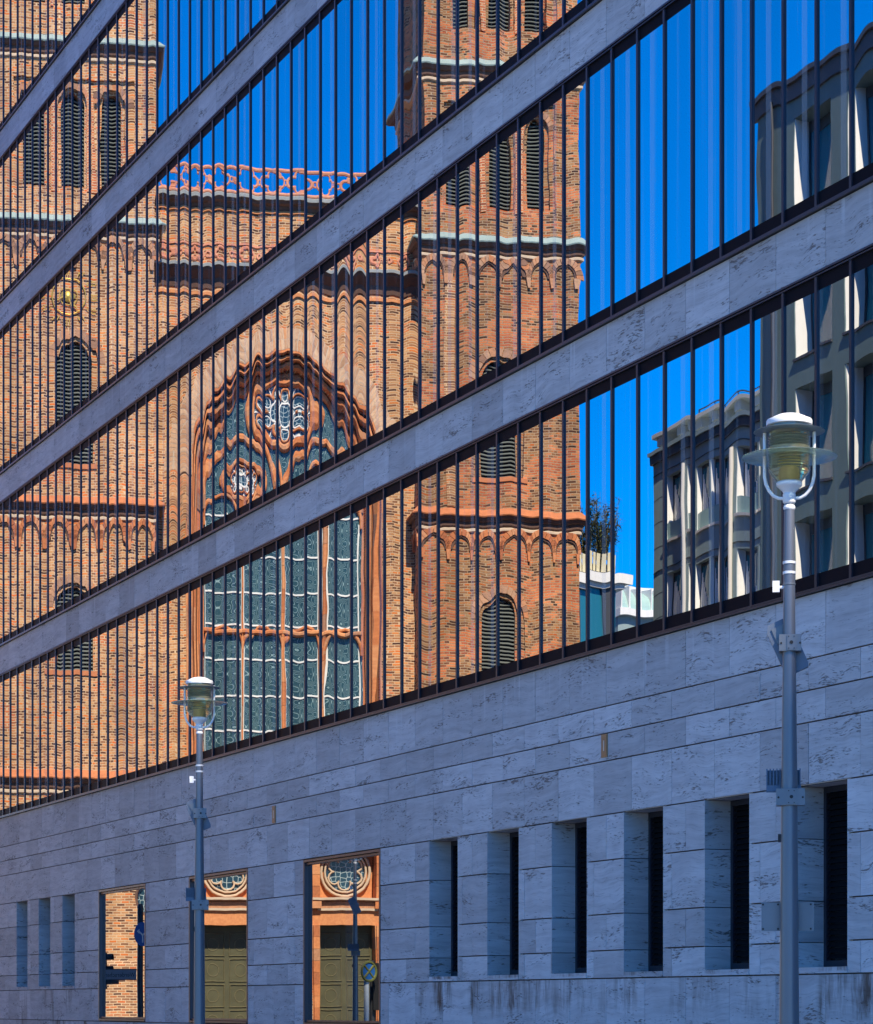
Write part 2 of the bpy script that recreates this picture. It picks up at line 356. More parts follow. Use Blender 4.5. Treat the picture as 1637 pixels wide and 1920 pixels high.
def arch_path(uc, hw, z0, zs, cp=0.0, off=0.0, n=14):
    """pointed (cp>0) or round arch outline from base left to base right; off = inward offset"""
    Rr = hw + cp - off; P = [(uc-hw+off, z0)]
    if cp > 1e-6:
        amax = math.acos(min(1, cp/Rr))
        for k in range(n+1):
            a = amax*k/n; P.append((uc+cp-Rr*cos(a), zs+Rr*sin(a)))
        for k in range(n-1, -1, -1):
            a = amax*k/n; P.append((uc-cp+Rr*cos(a), zs+Rr*sin(a)))
    else:
        for k in range(2*n+1):
            a = pi*k/(2*n); P.append((uc-Rr*cos(a), zs+Rr*sin(a)))
    P.append((uc+hw-off, z0)); return P
def arch_only(uc, hw, zs, cp, off=0.0, n=8): return arch_path(uc, hw, zs, zs, cp, off, n)[1:-1]
def wedges(mb, inner, outer, y0, y1, gap=.08):
    """voussoirs between two matching polylines of (x, z)"""
    for k in range(len(inner)-1):
        A, B, C, Dq = [Vector(q) for q in (inner[k], inner[k+1], outer[k+1], outer[k])]
        a, b = A.lerp(B, gap), B.lerp(A, gap); c, d = C.lerp(Dq, gap), Dq.lerp(C, gap)
        mb.prism([tuple(a), tuple(b), tuple(c), tuple(d)], y0, y1)

# ================================================================== ground
def project(X, Y, Z):
    dx, dy = X, Y+D; fw = -dx*cos(AL)+dy*sin(AL); rt = dx*sin(AL)+dy*cos(AL)
    return CX+F*rt/fw, HY-F*(Z-EYE)/fw
def gz(x): return 0.0 if x > -17 else (-.26 if x < -25 else -.26*(-17-x)/8)   # the street falls a little to the far end
xs = [-900, -300, -140, -90, -60, -40, -25, -23, -21, -19, -17, -5, 20, 60, 150, 400, 900]
def strip(name, mat, y0, y1, dz, kerb=None):
    m = MB()
    for a, b in zip(xs, xs[1:]):
        m.quad((a, y0, gz(a)+dz), (b, y0, gz(b)+dz), (b, y1, gz(b)+dz), (a, y1, gz(a)+dz))
    me = bpy.data.meshes.new(name); me.from_pydata(m.v, [], m.f); o = bpy.data.objects.new(name, me); col.objects.link(o); me.materials.append(MATS[mat]); o['kind'] = 'structure'
    return o
g = NB('granite_setts'); p = g.n('NewGeometry').outputs['Position']; nz = g.noise(p, .6, 5); n2 = g.noise(p, 60, 2)
g.set(g.mix(n2, g.ramp(nz, [(.3, (.085, .085, .085)), (.7, (.12, .12, .118))]), (.14, .138, .135)), .85); g.bump(n2, .4, .01)
g = NB('paving'); p = g.n('NewGeometry').outputs['Position']; bt = g.n('TexBrick'); g.put(bt.inputs['Vector'], p); bt.inputs['Scale'].default_value = 1
bt.inputs['Brick Width'].default_value = .9; bt.inputs['Row Height'].default_value = .6; bt.inputs['Mortar Size'].default_value = .012
bt.inputs['Color1'].default_value = (.22, .215, .2, 1); bt.inputs['Color2'].default_value = (.28, .27, .255, 1); bt.inputs['Mortar'].default_value = (.09, .085, .08, 1)
g.set(bt.outputs[0], .8)
plain('kerb_granite', (.30, .29, .28), .75)
ground = MB()
for a, b in zip(xs, xs[1:]): ground.quad((a, -900, gz(a)-.13), (b, -900, gz(b)-.13), (b, 900, gz(b)-.13), (a, 900, gz(a)-.13))
me = bpy.data.meshes.new('ground'); me.from_pydata(ground.v, [], ground.f); o = bpy.data.objects.new('ground', me); col.objects.link(o); me.materials.append(MATS['granite_setts']); o['kind'] = 'structure'
pv = MB(); kb = MB()
for a, b in zip(xs, xs[1:]):
    if b <= -140 or a >= 60: continue
    for (y0, y1, mm) in ((-6.0, .5, pv), (-6.12, -6.0, kb)):
        if a < -62 and mm is pv: y1 = .5
        i = len(mm.v); e = .004 if mm is kb else 0
        mm.v += [(x, y, gz(x)+z+(e if z else 0)) for x in (a, b) for y in (y0, y1) for z in (-.3, 0)]
        for q in ((0, 1, 3, 2), (4, 6, 7, 5), (0, 4, 5, 1), (2, 3, 7, 6), (0, 2, 6, 4), (1, 5, 7, 3)): mm.f.append(tuple(i+k for k in q))
pvo = pv.build('pavement', 'paving'); pvo['kind'] = 'structure'
kbo = kb.build('kerb', 'kerb_granite'); kbo['kind'] = 'structure'

# ================================================================== office building
OX0, OX1, OH, ODEP = -62.0, 40.0, 29.5, 15.0
MOD = .62865; MX0 = -55.2157; SP = 1.5*MOD; C1 = -31.16; L1 = 5.675; RP = 3.722; GH = 3.13; ROWS = 6
office = empty('office_building', (0, 0, 0), 0, 'travertine office block with dark ribbon windows mirroring the brick church', 'building')
slots = [(-31.61+1.868*k, -30.68+1.868*k) for k in range(8)] + [(-54.03+1.865*k, -53.10+1.865*k) for k in range(3)]
wins = [(-47.66, -44.59), (-42.05, -38.99), (-36.44, -33.35)]
joints = [5.675, 5.045, 4.735, 4.42, 3.81, 3.29, 2.675, 2.262, 1.945, 1.33, .68, .02]
def segs(a, b, holes):
    out = [(a, b)]
    for h0, h1 in holes:
        nx = []
        for s, e in out:
            if h1 <= s or h0 >= e: nx.append((s, e)); continue
            if h0 > s: nx.append((s, h0))
            if h1 < e: nx.append((h1, e))
        out = nx
    return [q for q in out if q[1]-q[0] > .03]
panels = []                                          # (x0, x1, z0, z1, material)
def course(z1, z0, ph, holes, mat, xa=OX0, xb=OX1, stained=()):
    k = math.floor((xa-ph)/SP); x = ph+k*SP
    while x < xb:
        for s, e in segs(max(x, xa), min(x+SP, xb), holes):
            mt = mat
            if any(a-.1 < (s+e)/2 < b+.55 for a, b in stained): mt = 'travertine_stained'
            panels.append((s, e, z0, z1, mt))
        x += SP
for i in range(len(joints)-1):
    z1, z0 = joints[i], joints[i+1]; ph = C1 if i % 2 == 0 else C1+MOD
    if i == 8: ph = C1
    h = []
    if z0 >= 1.9 and z1 <= 3.82: h += slots
    if z0 >= 1.3 and z1 <= 3.82: h += wins
    course(z1, z0, ph, h, 'travertine_drips' if i == 0 else 'travertine', stained=slots if i in (8, 9) else ())
for r in range(ROWS):
    z0 = L1+r*RP+GH; z1 = L1+(r+1)*RP if r < ROWS-1 else OH
    course(z1, z0, C1, (), 'travertine_drips')
def parea(p):
    q = [project(x, 0, z) for x in p[:2] for z in p[2:4]]; xs_ = [a[0] for a in q]; ys_ = [a[1] for a in q]
    if min(xs_) > 1660 or max(xs_) < -20 or min(ys_) > 1930 or max(ys_) < -20: return 0
    x0, x1 = max(0, min(xs_)), min(1637, max(xs_))
    if x1 <= x0: return 0
    return (x1-x0)*abs(q[1][1]-q[0][1])
order = sorted(panels, key=parea, reverse=True)
GV, GH_ = .0038, .0075                               # half joint widths
cache = {}; rest = {}
for n, p in enumerate(order):
    x0, x1, z0, z1, mt = p; wd, ht = x1-x0-2*GV, z1-z0-2*GH_; jit = random.uniform(-.0012, .0012)
    if n < 300 and parea(p) > 0:
        key = (round(wd, 3), round(ht, 3), mt)
        if key not in cache:
            me = MB().box(-wd/2, wd/2, 0, .03, -ht/2, ht/2).mesh('stone_panel'); me.materials.append(MATS[mt]); cache[key] = me
        put('stone_panel', cache[key], mt, office, ((x0+x1)/2, jit, (z0+z1)/2))
    else:
        rest.setdefault(mt, MB()).box(x0+GV, x1-GV, jit, .03+jit, z0+GH_, z1-GH_)
for mt, m in rest.items(): m.build('stone_cladding', mt, office, stuff=True)
bk = MB()
for zt, zb, h in ((OH-.02, L1+(ROWS-1)*RP+GH, ()),) + tuple((L1+(r+1)*RP, L1+r*RP+GH, ()) for r in range(ROWS-1)) + ((5.675, 3.81, ()), (3.81, 1.945, slots+wins), (1.945, 1.33, wins), (1.33, 0.0, ())):
    for s, e in segs(OX0, OX1, [(p-.05, q+.05) for p, q in h]): bk.box(s, e, .034, .07, zb, zt)
bk.build('wall_backing', 'joint', office)
core = MB().box(OX0+.05, OX1-.05, .45, ODEP, -.4, OH-.3); core.box(OX0+.05, OX1-.05, .012, .45, OH-1.0, OH-.05); core.build('core', 'concrete_core', office)
MB().box(OX0, OX0+.04, .035, ODEP, -.4, OH).box(OX1-.04, OX1, .035, ODEP, -.4, OH).box(OX0, OX1, ODEP, ODEP+.04, -.4, OH).build('end_wall', 'travertine', office)
MB().box(OX0-.06, OX1+.06, -.06, ODEP+.06, OH, OH+.08).build('roof_coping', 'rail_metal', office)
# ribbon windows
pw = MOD-.036; ph_ = GH-.37
pane_me = MB().box(-pw/2, pw/2, 0, .012, -ph_/2, ph_/2).mesh('glass_pane'); mull_me = MB().box(-.021, .021, 0, .05, -(GH-.09)/2, (GH-.09)/2).mesh('mullion')
pane_w = pane_me.copy(); pane_w.materials.append(MATS['facade_glass_wavy']); np_, nm_ = 0, 0
for r in range(ROWS):
    zb = L1+r*RP; zt = zb+GH; zc = (zb+zt)/2; gp = MB(); gm = MB()
    MB().box(OX0, OX1, -.040, .034, zb+.001, zb+.022).box(OX0, OX1, -.024, .034, zb+.030, zb+.045).build('sill_rail', 'rail_metal', office)
    MB().box(OX0, OX1, -.030, .034, zt-.022, zt-.001).box(OX0, OX1, -.018, .034, zt-.045, zt-.030).build('head_rail', 'rail_metal', office)
    MB().box(OX0, OX1, .010, .035, zb+.045, zb+.185).build('sill_panel', 'dark_panel', office)
    MB().box(OX0, OX1, .010, .035, zt-.185, zt-.045).build('head_panel', 'dark_panel', office)
    for i in range(-10, 151):
        xm = MX0+i*MOD
        if xm > OX1-.5: break
        px, py = project(xm, 0, zb); py2 = project(xm, 0, zt)[1]
        vis = -14 < px < 1665 and py > -10 and py2 < 1930
        if vis and nm_ < 300: put('mullion', mull_me, 'frame_metal', office, (xm, -.012, zc)); nm_ += 1
        else: gm.box(xm-.021, xm+.021, -.012, .038, zb+.045, zt-.045)
        xc = xm+MOD/2; qx, qy = project(xc, 0, zb); vis = -14 < qx < 1690 and qy > -10
        if vis and np_ < 300: put('glass_pane', pane_w if (r == 1 and -43.2 < xc < -33.6) else pane_me, 'facade_glass', office, (xc, .006, zc)); np_ += 1
        else: gp.box(xc-pw/2, xc+pw/2, .006, .018, zc-ph_/2, zc+ph_/2)
    gp.build('glazing', 'plain_glass', office, stuff=True); gm.build('mullions', 'frame_metal', office, stuff=True)
print('panes', np_, 'mullions', nm_, 'panels', len(panels))
# narrow recessed windows
for s, e in slots:
    zb, zt, rd = 2.012, 3.81, .31
    for j in range(4, 8):
        z1, z0 = joints[j], max(joints[j+1], zb)
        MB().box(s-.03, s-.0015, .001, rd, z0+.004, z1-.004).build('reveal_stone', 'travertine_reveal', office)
    MB().box(e+.0015, e+.03, .001, rd, zb+.004, zt-.004).build('reveal_stone', 'travertine', office)
    MB().box(s-.02, e+.02, .032, rd+.1, zt, zt+.03).build('soffit_stone', 'travertine', office)
    MB().box(s+.003, e-.003, -.006, rd+.1, 1.952, zb).build('window_sill', 'travertine_stained', office)
    fr = MB().box(s, s+.05, rd, rd+.08, zb, zt).box(e-.05, e, rd, rd+.08, zb, zt).box(s+.05, e-.05, rd, rd+.08, zt-.06, zt).box(s+.05, e-.05, rd, rd+.08, zb, zb+.07)
    wo = fr.build('narrow_window', 'frame_metal', office)
    MB().box(s+.05, e-.05, rd+.05, rd+.06, zb+.07, zt-.06).build('pane', 'black_glass', wo)
    bl = MB()
    for k in range(28):
        zz = zb+.09+k*.059; bl.quad((s+.055, rd+.010, zz), (e-.055, rd+.010, zz), (e-.055, rd+.04, zz+.05), (s+.055, rd+.04, zz+.05))
    bl.build('blind', 'blind', wo, stuff=True)
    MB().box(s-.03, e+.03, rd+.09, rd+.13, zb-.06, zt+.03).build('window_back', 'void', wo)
# large ground-floor windows
for s, e in wins:
    zb, zt = 1.345, 3.80; rd = .10
    fr = MB().box(s+.004, s+.05, -.005, .13, zb, zt).box(e-.05, e-.004, -.005, .13, zb, zt).box(s+.05, e-.05, -.005, .13, zt-.035, zt).box(s+.05, e-.05, .02, .13, zt-.075, zt-.045).box(s+.05, e-.05, -.012, .13, zb, zb+.03).box(s+.05, e-.05, .02, .13, zb+.04, zb+.07)
    wo = fr.build('shop_window', 'rail_metal', office)
    pm = MB().box(-(e-s)/2+.05, (e-s)/2-.05, 0, .012, -(zt-zb)/2+.06, (zt-zb)/2-.06).mesh('pane')
    put('pane', pm, 'ground_glass', wo, ((s+e)/2, .06, (zb+zt)/2))
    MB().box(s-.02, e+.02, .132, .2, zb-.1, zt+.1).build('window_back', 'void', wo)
plain('bronze_plate', (.40, .24, .12), .45, .3, .1); plain('plate_slot', (.75, .68, .55), .5)
for xc, zc in ((-26.475, 4.595), (-37.735, 4.57)):
    po = MB().box(xc-.075, xc+.075, -.012, .0, zc-.132, zc+.132).box(xc-.06, xc+.06, -.016, -.012, zc-.115, zc+.115).build('wall_light', 'bronze_plate', office)
    MB().box(xc-.010, xc+.010, -.018, -.0155, zc-.06, zc+.06).build('light_slit', 'plate_slot', po)

# ================================================================== street lamps
plain('lamp_paint', (.155, .165, .185), .34, .3, .08, 3); plain('lamp_white', (.80, .80, .79), .3, 0, .02); plain('zinc', (.17, .185, .20), .42, .3, .2, 4)
plain('camera_housing', (.12, .15, .20), .4, .0, .08); plain('bolt_black', (.015, .015, .015), .6); plain('fin_metal', (.07, .11, .17), .4, .3, .05); plain('amber_core', (.85, .62, .2), .3)
g = NB('amber_glass'); g.set((.64, .60, .34), .05); g.b.inputs['Transmission Weight'].default_value = .85; g.b.inputs['IOR'].default_value = 1.5; g.b.inputs['Coat Weight'].default_value = .8
g = NB('disc_glass'); g.set((.55, .72, .66), .12); g.b.inputs['Transmission Weight'].default_value = .75; g.b.inputs['IOR'].default_value = 1.45
LW = 5.15
lx = on_front(1480, None, -LW); LS = F/depth_front(1480, -LW)            # pixels per metre at the near lamp
def zl(y): return EYE+(HY-y)/LS
def lamp_post(label, top=True, cctv=True, plate=False):
    t = empty('street_lamp', (0, 0, 0), 0, label, 'street lamp', 'street lamps along the office front')
    u = 1/LS
    pp = [(.105, -.5), (.105, .02), (19.5*u, .05), (18.3*u, zl(1900)), (17*u, zl(1700)), (15*u, zl(1450)), (13.3*u, zl(1300)), (11.6*u, zl(1180)), (10.8*u, zl(1075)), (9.6*u, zl(950)), (9.5*u, zl(945))]
    MB().lathe(pp, 28).build('pole', 'lamp_paint', t, smooth=True)
    for y in (1055, 1074): MB().lathe([(9*u, zl(y+3.5)), (12.2*u, zl(y+2.6)), (12.2*u, zl(y-2)), (9*u, zl(y-3))], 24).build('collar', 'lamp_white', t, smooth=True)
    MB().lathe([(11.2*u, zl(1098)), (12*u, zl(1097)), (12*u, zl(1094.5)), (11.2*u, zl(1094))], 24).build('strap', 'zinc', t)
    q = lambda zy: zl(760+zy/8)
    MB().lathe([(7*u, q(1590)), (11*u, q(1556)), (11.4*u, q(1530)), (9.5*u, q(1498)), (9*u, q(1478)), (10.6*u, q(1468)), (12*u, q(1450)), (12.2*u, q(1335)), (11*u, q(1325)), (13*u, q(1290)), (22*u, q(1225)), (23.5*u, q(1212)), (24*u, q(1205)), (24*u, q(1165)), (21*u, q(1142)), (5*u, q(1140))], 28).build('lamp_base', 'lamp_white', t, smooth=True)
    MB().lathe([(3*u, q(1142)), (13*u, q(1140)), (15*u, q(1020)), (13*u, q(900)), (9*u, q(890)), (3*u, q(880))], 16).build('bulb_holder', 'amber_core', t, smooth=True)
    pr = [(23.5*u, q(1143)), (33*u, q(1060)), (38.5*u, q(990))]
    k = 0
    for zy in range(975, 430, -21):
        rr = 39.6 if k % 2 == 0 else 36.8
        if 640 < zy < 760: rr = 38
        pr.append((rr*u, q(zy))); k += 1
    pr += [(38*u, q(425)), (38*u, q(300))]
    inner = [(r-.004, z) for r, z in reversed(pr)]
    MB().lathe(pr, 36).build('glass_body', 'amber_glass', t, smooth=True)
    MB().lathe([(37*u, q(306)), (42.5*u, q(302)), (43*u, q(285)), (43*u, q(238)), (42*u, q(222)), (36*u, q(205)), (31*u, q(180)), (22*u, q(148)), (11*u, q(130)), (.5*u, q(124))], 32).build('cap', 'lamp_white', t, smooth=True)
    MB().lathe([(39*u, q(408)), (66*u, q(402)), (66.6*u, q(399)), (66*u, q(396)), (39*u, q(394))], 36).build('upper_disc', 'camera_housing', t, smooth=True)
    MB().lathe([(39.5*u, q(752)), (60*u, q(756)), (89*u, q(785)), (89.6*u, q(781)), (89*u, q(776)), (60*u, q(742)), (39.5*u, q(735))], 40).build('glass_disc', 'disc_glass', t, smooth=True)
    for sg in (-1, 1):
        rr = [(10, 1398), (20, 1392), (30, 1350), (38, 1270), (43.5, 1170), (46, 1060), (46, 960), (46, 700), (46, 390), (46, 350)]
        arm = MB().tube([(sg*r*u, 0, q(zy)) for r, zy in rr], 3.3*u, 10).build('arm', 'lamp_white', t, smooth=True)
        MB().lathe([(1*u, q(352)), (3*u, q(345)), (1*u, q(334))], 10, (sg*46*u, 0)).build('nut', 'lamp_white', arm, smooth=True)
    if cctv:
        MB().box(-31*u, -18*u, -4*u, 4*u, zl(1110), zl(1089)).tube([(-19*u, 0, zl(1101)), (-9*u, 0, zl(1101))], 3*u).build('sensor_box', 'lamp_white', t)
        M1 = Matrix.Translation((-3*u, -22*u, zl(1213))) @ Matrix.Rotation(R(-24), 4, 'Y')
        h = MB().prism([(-21*u, -48*u), (21*u, -48*u), (24*u, -40*u), (24*u, 42*u), (16*u, 54*u), (-16*u, 54*u), (-24*u, 42*u), (-24*u, -40*u)], -9*u, 9*u)
        h.v = [tuple(M1 @ Vector(p)) for p in h.v]; cc = h.build('camera', 'camera_housing', t)
        h = MB().box(-14*u, 14*u, 9*u, 12*u, 14*u, 44*u, M1).build('camera_window', 'zinc', cc)
        for (y0, y1) in ((1191, 1222), (1480, 1511)):
            r0 = 14 if y0 < 1300 else 18
            c = MB().box(-r0*1.35*u, r0*1.6*u, -r0*.95*u, r0*1.08*u, zl(y1), zl(y0)).box(-4*u, 12*u, r0*1.08*u, r0*1.22*u, zl(y1)+.004, zl(y0)-.004).build('clamp', 'zinc', t)
            zc = (zl(y0)+zl(y1))/2
            b = MB(); fy = r0*1.22*u
            for bx, bz, br in ((4, 0, 3.4), (-1, 11, 1), (9, 11, 1), (-1, -11, 1), (9, -11, 1), (-15 if r0 < 16 else -20, -1, 2), (20 if r0 < 16 else 25, -1, 2)):
                yy = fy if abs(bx) < 13 else r0*1.08*u
                b.prism([(bx*u+br*u*cos(2*pi*k/10), zc+bz*u+br*u*sin(2*pi*k/10)) for k in range(10)], yy-.001, yy+.004)
            b.build('bolts', 'bolt_black', c, stuff=True)
        fl = MB().box(-43*u, 22*u, -44*u, -22*u, zl(1482), zl(1470)).box(-41*u, 20*u, -38*u, -34*u, zl(1470), zl(1441))
        for k in range(11): fl.box((-43+k*6.2)*u, (-43+k*6.2+2.2)*u, -46*u, -20*u, zl(1470), zl(1439))
        fl.build('finned_floodlight', 'fin_metal', t)
        MB().box(-3*u, 3*u, -30*u, -8*u, zl(1497), zl(1480)).build('bracket', 'zinc', t)
        MB().box(-21*u, -14*u, -3*u, 3*u, zl(1579), zl(1564)).build('cable_box', 'bolt_black', t)
    if plate:
        p_ = MB().box(-52*u, 46*u, -24*u, -22*u, zl(1745), zl(1691)).build('sign_plate', 'zinc', t)
        b = MB()
        for bx in (-49, -21, 40):
            for yy in (1695, 1741): b.prism([(bx*u+2*u*cos(2*pi*k/8), zl(yy)+2*u*sin(2*pi*k/8)) for k in range(8)], -22.2*u, -21.2*u)
        b.build('screws', 'bolt_black', p_, stuff=True)
    for c in t.children_recursive:                   # local x runs to the left for the viewer
        for v in c.data.vertices: v.co.x = -v.co.x
        c.data.flip_normals()
    return t
face = atan2(-(D-LW), -lx) + pi/2        # local +y looks back to the street side
def facing(x, y):                        # rotation that turns local +y towards the standpoint in the street
    return atan2(-D-y, 0-x) - pi/2
l1 = lamp_post('near street lamp with amber ribbed glass and a blank sign plate on its pole', plate=True)
l1.location = (lx, -LW, 0); l1.rotation_euler.z = facing(lx, -LW)
l2 = lamp_post('farther street lamp standing before the church window reflection'); lx2 = on_front(374, None, -5.12); S2 = F/depth_front(374, -5.12)
l2.location = (lx2, -5.12, EYE+(HY-1269.5)/S2 - zl(775.6)); l2.rotation_euler.z = facing(lx2, -5.12)
for c in l2.children:
    if c.name.startswith('pole'): pass
print('lamp base', l2.location.z, 'near scale', LS, lx, lx2)

# ================================================================== brick church (seen only in the glass, stands at the end of the street)
church = empty('brick_church', (P0.x, -P0.y, -.26), -UA, 'twin-towered brick church with tall traceried window, mirrored in the glass', 'church')
TW0, TW1 = chu(790), chu(1095)                     # right tower (u), the left one is its mirror twin
TW = ((TW1-TW0) + (chu(295)-chu(-10)))/2; TIN = (TW0 - chu(295))/2; TOUT = TIN+TW
TD = 5.6; TZ = 41.0; CN = -1.2                     # tower depth, height, plane of the middle wall
DZ = .26
def zt_(yl, yr):                                   # a height measured on both towers
    return (chz(140, yl) + chz(942, yr))/2 + DZ
zC3, zC2, zC1, zC0 = zt_(90, 128), zt_(420, 460), zt_(950, 970), chz(80, 1460)+DZ
def rings(mb, u0, u1, n0, n1, prof):
    """profile (overhang, z) carried round a rectangular footprint"""
    i = len(mb.v)
    for o_, z in prof: mb.v += [(u0-o_, n0-o_, z), (u1+o_, n0-o_, z), (u1+o_, n1+o_, z), (u0-o_, n1+o_, z)]
    for j in range(len(prof)-1):
        for k in range(4): mb.f.append((i+j*4+k, i+j*4+(k+1) % 4, i+(j+1)*4+(k+1) % 4, i+(j+1)*4+k))
    mb.f.append((i, i+3, i+2, i+1)); e = i+(len(prof)-1)*4; mb.f.append((e, e+1, e+2, e+3)); return mb
def louvers(mb, uc, hw, z0, z1, n, cp=0.0, zs=None):
    k = 0; z = z0+.04
    while z < z1-.05:
        h = hw
        if zs is not None and z > zs: 
            Rr = hw+cp; dz = z-zs
            if dz >= Rr: break
            h = sqrt(max(0, Rr*Rr-dz*dz))-cp
        if h < .06: break
        mb.box(uc-h+.01, uc+h-.01, 0, .12, -.012, .012, Matrix.Translation((0, n-.12, z)) @ Matrix.Rotation(R(-38), 4, 'X')); z += .132
def tower(side):
    u0, u1 = (TIN, TOUT) if side > 0 else (-TOUT, -TIN); uc = (u0+u1)/2
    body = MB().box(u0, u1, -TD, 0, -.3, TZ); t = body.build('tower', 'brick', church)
    lo = []; cz = MB(); cz2 = MB(); vs_ = MB(); back = MB()
    def lancet(u, hw, z0, zs, cp, steps=((0.14, .10), (0, .55)), ring=.26):
        for off, dp in steps: cz.prism(arch_path(u, hw+off, z0-(.0 if off == 0 else 0), zs, cp, 0, 8)[::-1], -dp, .3)
        oi = arch_only(u, hw+steps[0][0], zs, cp, 0, 7); oo = arch_only(u, hw+steps[0][0]+ring, zs, cp, 0, 7)
        wedges(vs_, oi, oo, -.03, .014, .05)
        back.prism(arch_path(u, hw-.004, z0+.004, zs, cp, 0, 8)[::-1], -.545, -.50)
        zt = zs+sqrt((hw+cp)**2-cp*cp)
        louvers(lv, u, hw, z0+.05, zt, -.20, cp, zs)
    lv = MB()
    # belfry stages: three slim lancets in a sunk panel
    zb3, zt3 = zt_(347, 388)+.0, zt_(168, 206)
    for k, dzs in ((0, 0), (1, zC3-zC2+.15)):
        zb, zt = zb3+dzs, zt3+dzs; w_ = .37
        cz.box(uc-2.0, uc+2.0, -.12, .3, zb-.25, min(zt+.30, TZ-.6))
        for du in (-1.28, 0, 1.28):
            cz2.prism(arch_path(uc+du, w_+.13, zb-.02, zt-w_-.2, .12, 0, 8)[::-1], -.28, .3)
            cz2.prism(arch_path(uc+du, w_, zb, zt-w_-.2, .12, 0, 8)[::-1], -.75, .3)
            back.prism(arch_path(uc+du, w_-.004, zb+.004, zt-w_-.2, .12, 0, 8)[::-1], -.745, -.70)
            louvers(lv, uc+du, w_, zb+.06, zt, -.42, .12, zt-w_-.2)
            oi = arch_only(uc+du, w_+.13, zt-w_-.2, .12, 0, 6); oo = arch_only(uc+du, w_+.13+.2, zt-w_-.2, .12, 0, 6)
            wedges(vs_, oi, oo, -.15, -.105, .05)
        # small moulded piers between the lancets
        for du in (-.64, .64): lo.append(MB().box(uc+du-.09, uc+du+.09, -.13, .02, zb-.2, zt-.3))
    # stage windows
    a0, b0 = ch(97, 0)[0], ch(166, 0)[0]; hw = .60
    zs2, zb2 = zt_(645, 652)-hw-.25, zt_(873, 893)
    lancet(uc-.05*side, hw-.02, zb2, zs2, .18)
    zs1, zb1 = zt_(1085, 1112)-hw-.3, zt_(1250, 1280)
    lancet(uc-.02*side, hw-.04, zb1, zs1, .15)
    zs0 = chz(270, 1640)
    if side < 0:
        rcu, rcz = ch(283, 1684); rcz += DZ; ro = [(rcu+.66*cos(2*pi*k/24), rcz+.66*sin(2*pi*k/24)) for k in range(24)]
        cz.prism(ro[::-1], -.3, .3)
    # tower clock has no opening
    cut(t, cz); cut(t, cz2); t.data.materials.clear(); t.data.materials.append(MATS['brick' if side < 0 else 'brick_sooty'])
    vs_.build('arch_bricks', 'voussoir', t, stuff=True)
    if side < 0:
        MB().prism(ro[::-1], -.295, -.27).build('round_light', 'rose_glass', t); MB().sweep([(rcu+.63*cos(2*pi*k/24), rcz+.63*sin(2*pi*k/24)) for k in range(24)], .12, -.27, -.02, True).build('round_light_rim', 'shadow_brick', t)
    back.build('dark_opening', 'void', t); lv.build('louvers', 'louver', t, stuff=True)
    pm = MB()
    for q in lo:
        b = len(pm.v); pm.v += q.v; pm.f += [tuple(b+i for i in f) for f in q.f]
    pm.build('moulded_piers', 'brick_red', t)
    # sloping sills
    for z, cm in ((zb2, 'roof_tile'), (zb1, 'roof_tile')):
        MB().prism([(uc-.85, z-.16), (uc+.85, z-.16), (uc+.85, z), (uc-.85, z)], -.1, .06).build('window_sill', cm, t)
    # cornices
    for z, kind in ((zC3, 'copper'), (zC2, 'copper'), (zC1, 'roof_tile'), (zC0, 'roof_tile')):
        n0, n1 = -TD, 0
        rings(MB(), u0, u1, n0, n1, [(.34, z), (.36, z+.04), (.05, z+.30), (.01, z+.31)]).build('cornice_weathering', kind, t)
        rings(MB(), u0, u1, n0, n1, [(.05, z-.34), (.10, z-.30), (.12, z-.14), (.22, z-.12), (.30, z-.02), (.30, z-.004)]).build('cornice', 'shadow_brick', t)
        rings(MB(), u0, u1, n0, n1, [(.02, z-.50), (.09, z-.47), (.09, z-.40), (.03, z-.36)]).build('string_course', 'string_stone', t)
    # pointed arch friezes on corbels
    for z, mt in ((zC2-.50, 'voussoir'), (zC1-.50, 'voussoir_red')):
        fr = MB(); fb = MB(); NA_ = 6; pt = (u1-u0)/NA_
        for face_ in range(2):                        # front, and the flank facing the middle
            for k in range(NA_):
                cu = u0+pt*(k+.5); hw_ = pt/2-.10; zs = z-.62
                oi = arch_only(cu, hw_, zs, .22, 0, 6); oo = arch_only(cu, hw_+.20, zs, .22, 0, 6)
                if face_ == 0:
                    wedges(fr, oi, oo, -.01, .11, .05)
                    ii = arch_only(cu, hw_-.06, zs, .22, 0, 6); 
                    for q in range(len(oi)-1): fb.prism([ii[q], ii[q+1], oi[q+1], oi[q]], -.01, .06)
                else:
                    if side < 0: continue
                    f2 = MB(); wedges(f2, oi, oo, -.01, .11, .05); M = Matrix.Translation((u0, 0, 0)) @ Matrix.Rotation(pi/2, 4, 'Z') @ Matrix.Translation((-u0, 0, 0))
                    b = len(fr.v)
                    for p in f2.v: q = Vector((u0, -TD, 0)); fr.v.append((u0-p[1], -TD+(p[0]-u0)/(u1-u0)*TD, p[2]))
                    fr.f += [tuple(b+i for i in f) for f in f2.f]
            for k in range(NA_+1):
                cu = u0+pt*k; cu = min(max(cu, u0+.1), u1-.1); zz = z-.62
                if face_ == 0: fr.prism([(cu-.06, zz-.34), (cu+.06, zz-.34), (cu+.105, zz), (cu-.105, zz)], -.01, .115)
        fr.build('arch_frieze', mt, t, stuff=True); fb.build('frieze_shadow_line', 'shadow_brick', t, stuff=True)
    # corner lesenes
    rings(MB(), u0, u1, -TD, 0, [(.12, -.3), (.12, 3.2), (.02, 3.4)]).build('plinth', 'brick_dark', t)
    if side > 0:
        # engaged shaft at the inner edge, a little darker and sooty
        MB().box(u0+.9, u0+1.12, 0, .05, zC1+.35, zC2-1.3).build('lesene', 'brick_dark', t)
    return t
